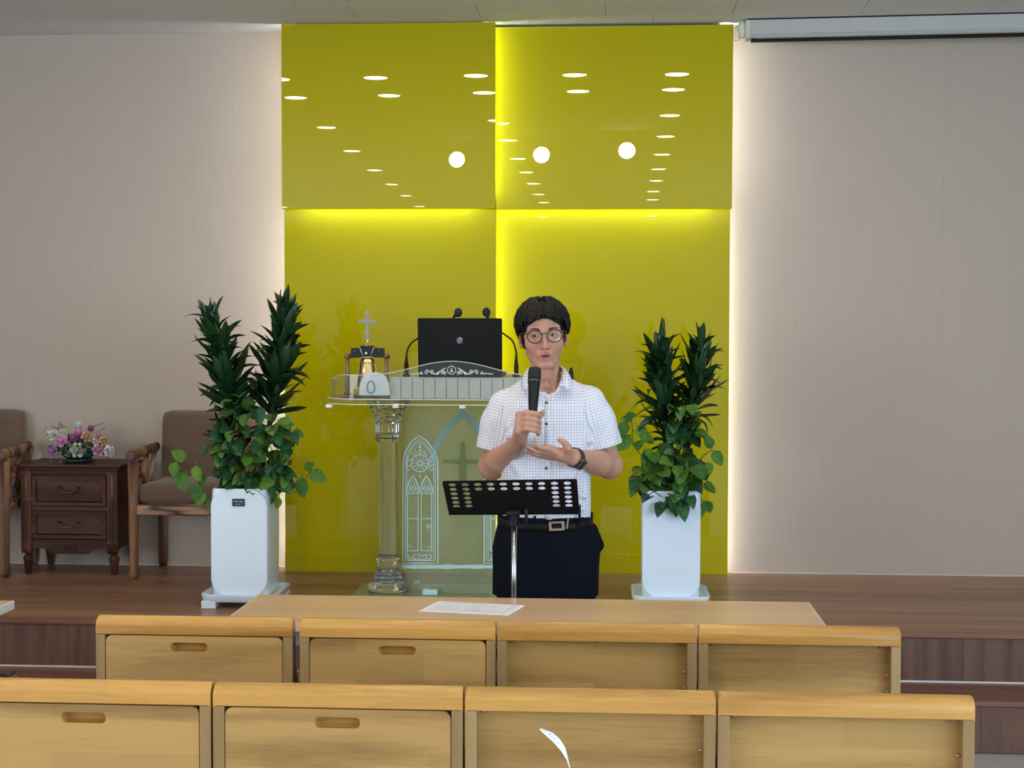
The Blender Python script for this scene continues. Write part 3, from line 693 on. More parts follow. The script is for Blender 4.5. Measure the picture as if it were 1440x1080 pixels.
# ------------------------------------------------------------------ flower arrangement
def petal(w, h, cup, curl):
    rows = []
    for i in range(6):
        v = i / 5; ww = w * math.sin(PI * (0.12 + 0.80 * v)) ** 0.7
        rows.append([Vector(((j / 4 - .5) * ww, -cup * (1 - (2 * j / 4 - 1) ** 2) * math.sin(v * 2.0) * .5 - curl * max(0, v - .6) ** 2 * 4 * h, v * h)) for j in range(5)])
    return rows
def rose_mesh(name, m, r, seed, ruffled=False):
    rn = random.Random(seed); mb = MB()
    mb.ball((0, 0, r * .40), (r * .22, r * .22, r * .35), 10, 6)
    layers = [(3, .14, .05, 1.0), (3, .28, .16, 1.0), (4, .45, .30, .97), (5, .66, .46, .90), (6, .9, .66, .80)]
    if ruffled: layers = [(5, .14, .2, .95), (7, .3, .35, .95), (9, .48, .55, .9), (10, .66, .7, .82), (9, .8, .9, .7)]
    for (k, rad, lean, hh) in layers:
        for i in range(k):
            a = 2 * PI * (i + rn.random() * .4) / k
            P = petal(r * (1.5 if not ruffled else .8) * (rad + .25) + .004, r * hh * 1.05, r * .35, .35 * lean)
            Rz = Matrix.Rotation(a, 3, 'Z'); Rx = Matrix.Rotation(-lean * 1.05, 3, 'X')
            base = Vector((0, -r * rad * .30, 0))
            mb.grid([[Rz @ (base + Rx @ Vector((p.x, p.y * -1, p.z))) + Vector((0, 0, rn.uniform(-.05, .05) * r)) for p in row] for row in P])
    return mb.mesh(name, m, smooth=True)
def leafmat(name, c1, c2, rough=.35):
    m = mat(name, c1, rough, noise=0, bump=0.25, bscale=90, spec=.45)
    n = m.node_tree; oi = n.nodes.new('ShaderNodeObjectInfo'); mx = n.nodes.new('ShaderNodeMix'); mx.data_type = 'RGBA'
    mx.inputs[6].default_value = (*c1, 1); mx.inputs[7].default_value = (*c2, 1)
    n.links.new(oi.outputs['Random'], mx.inputs[0]); n.links.new(mx.outputs[2], n.nodes['Principled BSDF'].inputs['Base Color'])
    return m
petm = {k: mat('petal_' + k, c, .6, sss=.15) for k, c in {'cream': (.80, .77, .66), 'white': (.82, .84, .80), 'pink': (.88, .46, .70), 'magenta': (.62, .17, .38), 'peach': (.82, .53, .33), 'lilac': (.52, .27, .50), 'blush': (.8, .42, .42)}.items()}
for k in petm: petm[k].node_tree.nodes['Principled BSDF'].inputs['Subsurface Radius'].default_value = (.006, .003, .003)
yFl = NS_TOP.y + .11
fc = onY(110, 645, yFl); base = Vector((fc.x, yFl, NS_TOP.z))
t = thing('flower_arrangement', base, 'low centrepiece of pink, cream and peach roses on the nightstand', 'flowers')
M['dgreen'] = mat('dark_green_bowl', (0.01, 0.045, 0.03), 0.4)
obj('bowl', MB().lathe([(.0, 0), (.045, 0), (.070, .006), (.078, .014), (.074, .018), (.0, .016)], base, 28), M['dgreen'], t, smooth=True)
obj('foam', MB().ball(base + Vector((0, 0, .045)), (.082, .060, .036), 16, 10), M['dgreen'], t, smooth=True)
M['sage'] = leafmat('silvery_foliage', (.12, .17, .12), (.20, .26, .20), .6)
rs = [(71, 610, .033, 'cream', 0), (85, 619, .031, 'pink', 0), (73, 634, .028, 'lilac', 0), (110, 598, .032, 'white', 1), (110, 608, .031, 'pink', 1), (103, 615, .029, 'magenta', 1), (122, 613, .027, 'peach', 0),
      (128, 602, .023, 'magenta', 1), (108.5, 632, .037, 'cream', 0), (139, 632, .030, 'pink', 0), (155, 634, .029, 'white', 0), (147, 620, .025, 'peach', 0), (139, 613, .021, 'blush', 0), (86, 606, .019, 'cream', 0), (84, 600, .015, 'blush', 0), (135, 620, .018, 'cream', 0)]
for i, (px, py, r, c_, ruf) in enumerate(rs):
    dy = -.075 * math.cos((px - 110) / 60) * min(1, max(.15, (py - 590) / 35)) if c_ else 0
    p = onY(px, py, yFl + dy)
    out = (p - (base + Vector((0, .02, .02)))); out.y -= .06; out.normalize()
    R = Vector((0, 0, 1)).rotation_difference(out).to_matrix().to_4x4()
    r *= 1.22; me = rose_mesh('rose', petm[c_], r, i, bool(ruf))
    o = bpy.data.objects.new('rose', me); COL.objects.link(o); o.parent = t
    o.matrix_local = Matrix.Translation(p - out * r * .55 - base) @ R @ Matrix.Rotation(i * 1.3, 4, 'Z')
    o['label'] = {'cream': 'cream rose', 'white': 'white rose', 'pink': 'pink rose', 'magenta': 'ruffled magenta rose', 'peach': 'peach rose', 'lilac': 'lilac rose', 'blush': 'blush bud'}[c_]
def small_leaf(L, Wd):
    rows = []
    for i in range(5):
        v = i / 4; ww = Wd * math.sin(PI * (0.08 + .9 * v)) ** .8
        rows.append([Vector((q * ww, v * L, -.12 * L * v * v + abs(q) * ww * .4)) for q in (-.5, 0, .5)])
    return MB().grid(rows)
lm = small_leaf(.05, .018).mesh('foliage_leaf', M['sage'], smooth=True); lm2 = small_leaf(.06, .03).mesh('foliage_leaf', M['dgreen'], smooth=True)
rn = random.Random(5)
for i in range(90):
    a = rn.uniform(0, 2 * PI); el = rn.uniform(.05, 1.3)
    d = Vector((math.cos(a) * math.cos(el), math.sin(a) * math.cos(el), math.sin(el)))
    p = Vector((d.x * .095, d.y * .06, .035 + d.z * .055))
    R = Vector((0, 1, 0)).rotation_difference(d).to_matrix().to_4x4()
    inst(lm if i % 3 else lm2, 'foliage_leaf', t, Matrix.Translation(p) @ R @ Matrix.Rotation(rn.uniform(-.6, .6), 4, 'Y'))
for (px, py, qx, qy) in ((93, 612, 74, 600), (95, 606, 84, 595), (120, 604, 145, 595), (130, 612, 147, 602), (100, 640, 84, 650), (70, 640, 72, 650)):
    A_, B_ = onY(px, py, yFl - .02), onY(qx, qy, yFl - .03); m = MB().tube([A_, B_], .0012, 5)
    for k in range(5):
        q = A_.lerp(B_, .3 + .17 * k); dr = (B_ - A_).normalized()
        for s in (-1, 1):
            m.tube([q, q + dr * .008 + Vector((s * .002, 0, s * .008))], [.0022, .0006], 5)
    obj('sprig', m, M['sage'], t)

# ------------------------------------------------------------------ potted plants
M['pot'] = mat('glazed_white_planter', (0.78, 0.89, 1.0), 0.22, spec=0.5, coat=0.4)
M['soil'] = mat('dark_soil', (0.03, 0.02, 0.015), 0.95, bump=1.0, bscale=60)
M['drac'] = leafmat('dark_glossy_blade', (0.006, 0.028, 0.010), (0.018, 0.060, 0.018), .28)
M['vine'] = leafmat('mid_green_leaf', (0.032, 0.125, 0.020), (0.15, 0.30, 0.040), .32)
M['vine_d'] = leafmat('deep_green_leaf', (0.014, 0.070, 0.026), (0.04, 0.15, 0.05), .3)
M['stem'] = mat('woody_stem', (0.05, 0.035, 0.02), .8, bump=.6, bscale=80)
M['stem_g'] = mat('reddish_green_stem', (0.10, 0.10, 0.03), .6)
def vein_mat(m, scale):
    n = m.node_tree; b = n.nodes['Principled BSDF']; tc = n.nodes.new('ShaderNodeTexCoord'); sp = n.nodes.new('ShaderNodeSeparateXYZ')
    n.links.new(tc.outputs['Object'], sp.inputs[0]); ab = n.nodes.new('ShaderNodeMath'); ab.operation = 'ABSOLUTE'; n.links.new(sp.outputs[0], ab.inputs[0])
    m1 = n.nodes.new('ShaderNodeMath'); m1.operation = 'MULTIPLY_ADD'; m1.inputs[1].default_value = -1.0; n.links.new(ab.outputs[0], m1.inputs[0]); n.links.new(sp.outputs[1], m1.inputs[2])
    m2 = n.nodes.new('ShaderNodeMath'); m2.operation = 'MULTIPLY'; m2.inputs[1].default_value = scale; n.links.new(m1.outputs[0], m2.inputs[0])
    m3 = n.nodes.new('ShaderNodeMath'); m3.operation = 'SINE'; n.links.new(m2.outputs[0], m3.inputs[0])
    m4 = n.nodes.new('ShaderNodeMath'); m4.operation = 'ABSOLUTE'; n.links.new(m3.outputs[0], m4.inputs[0])
    bp = n.nodes.new('ShaderNodeBump'); bp.inputs['Strength'].default_value = .9; bp.inputs['Distance'].default_value = .004
    n.links.new(m4.outputs[0], bp.inputs['Height']); n.links.new(bp.outputs[0], b.inputs['Normal'])
vein_mat(M['vine'], 300); vein_mat(M['vine_d'], 300)
def blade(L, Wd, bend, rn):
    rows = []
    y, z, a = 0.0, 0.0, rn.uniform(.1, .3)
    for i in range(7):
        v = i / 6; ww = Wd * (math.sin(PI * min(1, .14 + .86 * v)) ** .75 if v < 1 else .02) + .0006
        tw = .25 * v
        rows.append([Vector((q * ww * math.cos(tw), y, z + abs(q) * ww * .55 + q * ww * math.sin(tw))) for q in (-.5, 0, .5)])
        y += L / 6 * math.cos(a); z += L / 6 * math.sin(a); a -= bend / 6
    return MB().grid(rows).mesh('long_leaf', M['drac'], smooth=True)
rn = random.Random(11)
BL = [blade(.100 + .010 * k, .030 + .003 * (k % 3), (-.7, -.2, .4, 1.3)[k % 4], rn) for k in range(6)]
def roundleaf(L, k, m):
    rows = []
    for i in range(8):
        v = i / 7; ww = L * .72 * (math.sin(PI * v ** .72) ** .62 if 0 < v < 1 else .03)
        rows.append([Vector((q * ww, v * L, abs(q) * ww * (.25 + .12 * k) - L * (.08 + .12 * k) * v * v + .02 * L * math.sin(8 * v + k))) for q in (-.5, -.25, 0, .25, .5)])
    mb = MB().grid(rows); mb.tube([(0, -.022, .0), (0, 0, 0)], .0012, 5)
    return mb.mesh('round_leaf', m, smooth=True)
RL = [roundleaf(.066, 0, M['vine']), roundleaf(.072, 1, M['vine']), roundleaf(.058, 2, M['vine']), roundleaf(.064, 1, M['vine_d']), roundleaf(.07, 2, M['vine_d'])]
def orient(d, up=Vector((0, 0, 1)), roll=0.0):
    """frame with +Y along d and +Z near up"""
    d = d.normalized(); x = d.cross(up)
    if x.length < 1e-3: x = Vector((1, 0, 0))
    x.normalize(); z = x.cross(d); R = Matrix((x, d, z)).transposed().to_4x4()
    return R @ Matrix.Rotation(roll, 4, 'Y')
def plant(label, px0, px1, pybot, pytop, seed, heads, low, blobs, vines, sticker, tray_feet):
    rn = random.Random(seed)
    Yp = onZ((px0 + px1) / 2, pybot, ZS + .047 + .0).y
    a_, b2 = onY(px0, 760, Yp), onY(px1, 760, Yp); x0, x1 = a_.x, b2.x; xc = (x0 + x1) / 2; w = x1 - x0
    zb_, zt2 = ZS + .047, onY((px0 + px1) / 2, pytop, Yp).z
    dep = w * .98; yc = Yp + dep / 2
    t = thing('potted_plant', (xc, yc, ZS), label, 'potted plant', 'planters flanking the pulpit')
    # square planter with rounded edges, proud rounded front and back shields
    m = MB(); outer = rrect(x0 + .001, x1 - .001, zb_, zt2, .022, 6)
    m.prism(rrect(x0, x1, Yp + .004, Yp + dep - .004, .03, 5), 0, 0)  # placeholder ring replaced below
    m = MB(); ring_ = rrect(x0, x1, Yp + .003, Yp + dep - .003, .028, 5); n = len(ring_); c2 = Vector((xc, yc))
    prof = [(.95, 0.0), (.965, .004), (.975, .03), (.985, .2), (1.0, (zt2 - zb_) - .03), (.985, (zt2 - zb_) - .008), (.95, zt2 - zb_), (.89, zt2 - zb_ - .004), (.87, zt2 - zb_ - .04)]
    for (k, z) in prof: m.v += [(c2.x + (p[0] - c2.x) * k, c2.y + (p[1] - c2.y) * k, zb_ + z) for p in ring_]
    for i in range(len(prof) - 1):
        for j in range(n): j2 = (j + 1) % n; m.f.append((i * n + j, i * n + j2, (i + 1) * n + j2, (i + 1) * n + j))
    m.f.append(tuple(range(n))); m.mi = [0] * len(m.f)
    obj('planter', m, M['pot'], t, smooth=False, bevel=.004)
    sh = plate('front_shield', rrect(x0 + .006, x1 - .005, zb_ + .004, zt2 - .004, .075, 10), [], .010, .003); sh.materials.append(M['pot'])
    sh.transform(Matrix.Translation((-xc, Yp - .004 - yc, -ZS)))
    obj('front_shield', sh, None, t, local=True)
    obj('soil', MB().prism([(p[0], p[1]) for p in rrect(x0 + .02, x1 - .02, Yp + .02, Yp + dep - .02, .03)], 0, .01, Matrix(((1, 0, 0, 0), (0, 0, 1, 0), (0, 1, 0, zt2 - .035), (0, 0, 0, 1)))), M['soil'], t)
    # tray on block feet
    e = .040; tr = MB(); rg = rrect(x0 - e, x1 + e, Yp - e, Yp + dep + e, .04, 5); n = len(rg)
    prof = [(.80, .026), (.93, .028), (.97, .038), (1.0, .058), (1.0, .063), (.965, .063), (.93, .046), (.80, .045)]
    for (k, z) in prof: tr.v += [(xc + (p[0] - xc) * k, yc + (p[1] - yc) * k, ZS + z) for p in rg]
    for i in range(len(prof) - 1):
        for j in range(n): j2 = (j + 1) % n; tr.f.append((i * n + j, i * n + j2, (i + 1) * n + j2, (i + 1) * n + j))
    tr.f += [tuple(range(n)), tuple(range((len(prof) - 1) * n, len(prof) * n))]; tr.mi = [0] * len(tr.f)
    obj('tray', tr, M['pot'], t, bevel=.002)
    for sx in (-1, 1):
        for sy in (-1, 1):
            fx, fy = xc + sx * (w / 2 + .002), yc + sy * (dep / 2 + .002)
            obj('foot', MB().bb(fx - .032, fx + .032, fy - .03, fy + .03, ZS, ZS + .034), M['pot'], t, bevel=.004)
    if sticker:
        s0, s1 = onY(327, 701.2, Yp - .0075), onY(344.3, 711.8, Yp - .0075)
        st = obj('sticker', MB().bb(s0.x, s1.x, Yp - .0125, Yp - .0095, s1.z, s0.z), mat('black_label', (.006, .010, .018), .35), t, label='small black sticker with white script')
        cx = (s0.x + s1.x) / 2; cz_ = (s0.z + s1.z) / 2; hh = s0.z - s1.z
        wh = mat('label_white', (.8, .85, .85), .5)
        for body, sz, dx, dz in (('Bongo Sigma', .0080, .0, hh * .16), ('ceramic house', .0042, -.004, -hh * .22), ('V', .007, .016, -hh * .2)):
            me = text_mesh(body, sz, .0002, italic=.3); me.materials.append(wh)
            me.transform(Matrix.Translation((cx + dx - xc, Yp - .0128 - yc, cz_ + dz - ZS)))
            o = bpy.data.objects.new('lettering', me); COL.objects.link(o); o.parent = st; WM[o] = WM[t]
    P0 = Vector((xc, yc, zt2 - .02)); base = Vector((xc, yc, ZS))
    nb = 0
    for (bx, by, tx, ty, dyy, wpx, cnt) in heads:
        A_, B_ = onY(bx, by, yc + dyy), onY(tx, ty, yc + dyy * 1.2)
        st = [P0 + Vector(((A_.x - P0.x) * .4, dyy * .5, 0)), A_.lerp(P0, .4) + Vector(((A_.x - P0.x) * .2, 0, 0)), A_, A_.lerp(B_, .5), A_.lerp(B_, .93)]
        obj('stem', MB().tube(st, [.014, .013, .011, .010, .006], 10), M['stem'], t, smooth=True)
        ax = (B_ - A_).normalized(); Lh = (B_ - A_).length
        for i in range(cnt):
            v = (i + .5) / cnt; a = i * 2.39996 + rn.uniform(-.25, .25)
            q = A_ + ax * Lh * (v * .94)
            u_ = ax.cross(Vector((0, 1, 0))).normalized(); w_ = ax.cross(u_)
            rad = u_ * math.cos(a) + w_ * math.sin(a)
            el = .15 + .85 * v ** 1.2 + rn.uniform(-.25, .3) if v < .88 else rn.uniform(.8, 1.35)
            if v < .10: el = rn.uniform(-.25, .35)
            d = rad * math.cos(el) + ax * math.sin(el) + Vector((0, 0, .08))
            S = (1.30 - .35 * abs(v - .35) * 1.2) * wpx / 42 * rn.uniform(.85, 1.12)
            Mx = Matrix.Translation(q - base + rad * .006) @ orient(d, ax, rn.uniform(-.5, .5)) @ Matrix.Scale(S, 4)
            inst(BL[rn.randrange(6)], 'long_leaf', t, Mx); nb += 1
    for (lx, ly, r, cnt, dyy) in low:
        q0 = onY(lx, ly, yc + dyy)
        for i in range(cnt):
            a = i * 2.4; el = rn.uniform(-.2, 1.2)
            d = Vector((math.cos(a) * math.cos(el), math.sin(a) * math.cos(el) * .8, math.sin(el)))
            Mx = Matrix.Translation(q0 - base + d * .01 + Vector((0, 0, -.03 + .06 * rn.random()))) @ orient(d, Vector((0, 0, 1)), rn.uniform(-.5, .5)) @ Matrix.Scale(r, 4)
            inst(BL[rn.randrange(6)], 'long_leaf', t, Mx)
    # leafy clusters: centre pixel, radii, count
    for (bx, by, rx, ry, cnt, dyy, dk) in blobs:
        q0 = onY(bx, by, yc + dyy)
        for i in range(cnt):
            a = rn.uniform(0, 2 * PI); rr = math.sqrt(rn.random())
            p = onY(bx + rx * rr * math.cos(a), by + ry * rr * math.sin(a), yc + dyy + rn.uniform(-.10, .03))
            out = (p - q0) * 6 + Vector((rn.uniform(-.4, .4), -.55 + rn.uniform(-.3, .2), rn.uniform(-.75, .1)))
            up = Vector((rn.uniform(-.35, .35), -.85, .65))
            me = RL[3 + rn.randrange(2)] if rn.random() < dk else RL[rn.randrange(3)]
            inst(me, 'round_leaf', t, Matrix.Translation(p - base) @ orient(out, up, rn.uniform(-.3, .3)) @ Matrix.Translation((0, -.03, 0)) @ Matrix.Scale(rn.uniform(.95, 1.4), 4))
        obj('vine_stem', MB().tube([P0 + Vector((rn.uniform(-.03, .03), -.02, 0)), P0.lerp(q0, .6) + Vector((0, -.02, .02)), q0 + Vector((0, 0, .03))], .003, 6), M['stem_g'], t, smooth=True)
    for path, leaves in vines:
        pts = [onY(x, y, yc - .07) for x, y in path]
        obj('vine_stem', MB().tube([P0 + Vector((0, -.03, 0))] + pts, .0022, 6), M['stem_g'], t, smooth=True)
        for (lx, ly, dx, dy2, s) in leaves:
            p = onY(lx, ly, yc - .08 + rn.uniform(-.02, .02)); d = Vector((dx, -.25, -dy2))
            me = RL[rn.randrange(3)]
            inst(me, 'round_leaf', t, Matrix.Translation(p - base) @ orient(d, Vector((.2 * rn.uniform(-1, 1), -.9, .45)), rn.uniform(-.3, .3)) @ Matrix.Scale(s, 4))
    return t
plant('taller two-headed dracaena with leafy undergrowth in a white planter bearing a black sticker', 296, 377, 839.5, 687, 21,
      [(337, 590, 298, 446, -.02, 42, 125), (381, 585, 401, 436, .02, 42, 125)],
      [(318, 622, .95, 28, -.02), (335, 600, .8, 10, 0)],
      [(345, 572, 28, 18, 16, -.02, .3), (335, 625, 38, 26, 34, -.04, .4), (385, 625, 28, 25, 26, -.03, .4), (352, 665, 48, 20, 44, -.02, .75), (390, 662, 18, 22, 12, -.06, .6), (392, 602, 16, 10, 7, 0, .2)],
      [([(320, 675), (290, 655), (268, 648), (248, 640)], [(262, 646, -.8, -.5, 1.1), (248, 650, -.25, 1, 1.15), (254, 662, .25, 1, 1.3), (276, 655, .2, 1, 1.2), (285, 640, .5, -.9, 1.0), (290, 668, -.5, .9, 1.1)]),
       ([(300, 690), (290, 700), (283, 690)], [(285, 690, -.3, 1, 1.2), (278, 680, -.2, 1, 1.1), (296, 700, .1, .8, .8)]),
       ([(385, 675), (405, 662), (418, 672), (424, 690), (433, 668), (440, 655)], [(410, 672, -.3, 1.0, 1.0), (425, 672, .05, 1, 1.2), (436, 664, 1, .45, 1.25), (428, 658, .8, -.35, .8), (412, 688, -.3, -.6, .9)]),
       ([(380, 610), (395, 596), (405, 598)], [(392, 600, .6, -.4, 1), (402, 606, .1, 1, 1.0), (412, 606, .9, .3, .9), (385, 590, -.6, -.3, .8)]),
       ([(390, 650), (396, 690)], [(385, 690, -.2, 1, 1.0), (392, 700, -.1, 1, .8)])],
      True, True)
plant('shorter two-headed dracaena with leafy undergrowth in a plain white planter, right of the man', 902, 985.5, 842, 690, 33,
      [(935, 595, 929, 488, -.02, 40, 115), (972, 590, 985, 488, .03, 38, 110)],
      [(942, 622, 1.0, 34, -.02), (960, 630, .9, 16, -.02)],
      [(960, 580, 18, 10, 9, -.06, .2), (965, 605, 24, 12, 12, -.06, .3), (925, 640, 22, 14, 14, -.06, .2), (958, 655, 34, 24, 34, -.07, .3), (912, 675, 26, 24, 26, -.07, .25), (940, 700, 32, 18, 30, -.08, .5), (968, 690, 14, 18, 8, -.07, .3), (980, 665, 12, 22, 10, -.05, .3)],
      [([(905, 645), (890, 625), (889, 600), (888, 588)], [(888, 590, -.9, -.1, .8), (882, 594, -.4, .6, 1.0), (897, 600, .6, .9, 1.1), (886, 612, -.8, 1, 1.3), (902, 612, .5, .3, .9), (893, 630, .3, -.3, .9), (880, 585, .9, -.1, .7)]),
       ([(975, 660), (990, 640), (1002, 632)], [(1001, 630, -.5, -.9, 1.0), (1003, 634, .6, 1, 1.0), (995, 650, .2, 1, .8)]),
       ([(980, 680), (986, 700), (990, 715)], [(988, 705, .5, .7, .8), (994, 705, .4, 1, .9), (984, 712, .3, 1, .8), (989, 680, .8, .5, .9)])],
      False, False)
# pale cable loop behind the left planter's tray
q = [onZ(x, y, ZS + .004) for x, y in ((376, 836), (385, 828), (392, 828.5), (391, 833), (384, 838), (370, 842))]
o = obj('cable', MB().tube([p + Vector((0, 0, z)) for p, z in zip(q, (0, .004, .004, 0, 0, 0))], .003, 8), mat('cream_cable', (.75, .72, .6), .5), None, smooth=True)
tag(o, 'short loop of pale cable on the stage beside the left planter tray', 'cable')
# ------------------------------------------------------------------ clear acrylic pulpit
M['acryl'] = thin_glass('clear_acrylic_sheet', (.97, .985, .975), .02, (.75, .85, .85))
M['acryl_panel'] = thin_glass('hazed_acrylic_panel', (.90, .95, .92), .16, (.62, .72, .58))
M['frost'] = mat('frosted_acrylic', (.46, .45, .43), .6, noise=.06, nscale=60)
M['frost_edge'] = mat('bright_cut_edge', (.85, .95, .9), .25)
M['etch'] = thin_glass('etched_pale_blue', (1, 1, 1), .75, (.62, .90, .95), .3)
M['etch_w'] = mat('engraved_white', (.62, .64, .66), .6)
M['etch_g'] = thin_glass('etched_blue_grey', (1, 1, 1), .85, (.22, .38, .38), .3)
M['etch_c'] = thin_glass('etched_grey_green', (1, 1, 1), .85, (.17, .22, .10), .3)
def glass(name, tint, rough=.0):
    m, n, b = nt(name); b.inputs['Base Color'].default_value = (*tint, 1); b.inputs['Transmission Weight'].default_value = 1.0
    b.inputs['Roughness'].default_value = rough; b.inputs['IOR'].default_value = 1.49
    df = n.nodes.new('ShaderNodeBsdfDiffuse'); df.inputs[0].default_value = (.62, .72, .80, 1); mx = n.nodes.new('ShaderNodeMixShader'); mx.inputs[0].default_value = .09
    n.links.new(b.outputs[0], mx.inputs[1]); n.links.new(df.outputs[0], mx.inputs[2]); n.links.new(mx.outputs[0], n.nodes['Material Output'].inputs[0]); return m
M['cast'] = glass('cast_acrylic', (.93, .98, .98), .02)
Ycol = onZ(545, 831, ZS + .02).y
Xp = onY(648, 600, Ycol).x                       # symmetry plane of the pulpit
Ypf = Ycol - .05; hwp = Xp - onY(563, 700, Ycol).x
pul = thing('pulpit', (Xp, Ycol, ZS), 'clear acrylic pulpit with column legs and etched church window panel', 'pulpit')
obj('base_plate', MB().prism([(p[0], p[1]) for p in rrect(Xp - .47, Xp + .57, Ycol - .13, Ycol + .20, .03)], ZS + .0005, ZS + .02, Matrix(((1, 0, 0, 0), (0, 0, 1, 0), (0, 1, 0, 0), (0, 0, 0, 1)))), thin_glass('pale_acrylic_base', (.9, .95, .9), .45, (.55, .58, .45)), pul)
ZPL, ZPT, ZD = 1.272, 1.296, 1.384
xcl = onY(545.5, 700, Ycol).x
def column(xc, nm):
    c = MB(); b0 = ZS + .021
    c.lathe([(.088, 0), (.090, .012), (.088, .028), (.078, .034), (.070, .042), (.060, .056), (.066, .066), (.058, .078), (.050, .090), (.050, .125), (.056, .135), (.055, .150), (.048, .158)], (xc, Ycol, b0), 20)
    obj('column_base', c, M['cast'], pul, smooth=True)
    zc0, zc1 = b0 + .158, onY(545, 620, Ycol).z
    obj('column_shaft', MB().lathe([(.043, zc0), (.043, zc1)], (xc, Ycol, 0), 12, R=None), M['cast'], pul, bevel=.003)
    h = ZPL - .002 - zc1
    obj('column_capital', MB().lathe([(.050, 0), (.055, .006), (.055, .012), (.050, .018), (.052, .03), (.056, .033), (.052, .036), (.053, h * .42), (.058, h * .44), (.054, h * .47), (.060, h * .52), (.056, h * .56), (.066, h * .62), (.061, h * .66), (.072, h * .72), (.067, h * .76), (.080, h * .82), (.075, h * .86), (.090, h * .92), (.086, h * .95), (.095, h)], (xc, Ycol, zc1), 28, ripple=(14, .05)), M['cast'], pul, smooth=False)
column(xcl, 'left'); column(2 * Xp - xcl, 'right')
def panelY(X): return Ypf + .075 * ((X - Xp) / hwp) ** 2
zp0, zp1 = ZS + .0215, ZPL - .003
fr_, bk_ = [], []
NX = 24
for i in range(NX + 1):
    X = Xp - hwp + 2 * hwp * i / NX
    fr_.append([Vector((X, panelY(X), z)) for z in (zp0, zp1)]); bk_.append([Vector((X, panelY(X) + .010, z)) for z in (zp0, zp1)])
pm = MB().grid(fr_).grid(bk_)
for q in (0, NX): pm.add([fr_[q][0], fr_[q][1], bk_[q][1], bk_[q][0]], [(0, 1, 2, 3)])
for e in (0, 1):
    for i in range(NX): pm.add([fr_[i][e], fr_[i + 1][e], bk_[i + 1][e], bk_[i][e]], [(0, 1, 2, 3)])
front = obj('front_panel', pm, M['acryl_panel'], pul, smooth=False)
def onP(px, py, off=.003):
    Y = Ypf
    for _ in range(4): p = onY(px, py, Y - off); Y = panelY(p.x)
    return onY(px, py, Y - off)
def ribbon(mb, pts, wpx, closed=False, fn=onP, steps=1):
    """flat engraved line of given pixel width laid on the panel"""
    P_ = []
    n = len(pts)
    for i in range(n - (0 if closed else 1)):
        a, b2 = pts[i], pts[(i + 1) % n]
        for k in range(steps): P_.append((a[0] + (b2[0] - a[0]) * k / steps, a[1] + (b2[1] - a[1]) * k / steps))
    if not closed: P_.append(pts[-1])
    n = len(P_); L_, R_ = [], []
    for i, p in enumerate(P_):
        a = P_[(i - 1) % n] if (closed or i > 0) else p; b2 = P_[(i + 1) % n] if (closed or i < n - 1) else p
        dx, dy = b2[0] - a[0], b2[1] - a[1]; l = math.hypot(dx, dy) or 1; w_ = wpx[i] if isinstance(wpx, list) else wpx
        nx_, ny_ = -dy / l * w_ / 2, dx / l * w_ / 2
        L_.append(fn(p[0] + nx_, p[1] + ny_)); R_.append(fn(p[0] - nx_, p[1] - ny_))
    m = n if closed else n - 1
    for i in range(m): j = (i + 1) % n; mb.add([L_[i], R_[i], R_[j], L_[j]], [(0, 1, 2, 3)])
    return mb
def circ(cx, cy, r, n=20, a0=0, a1=2 * PI): return [(cx + r * math.cos(a0 + (a1 - a0) * i / n), cy + r * math.sin(a0 + (a1 - a0) * i / n)) for i in range(n + (0 if abs(a1 - a0 - 2 * PI) < 1e-6 else 1))]
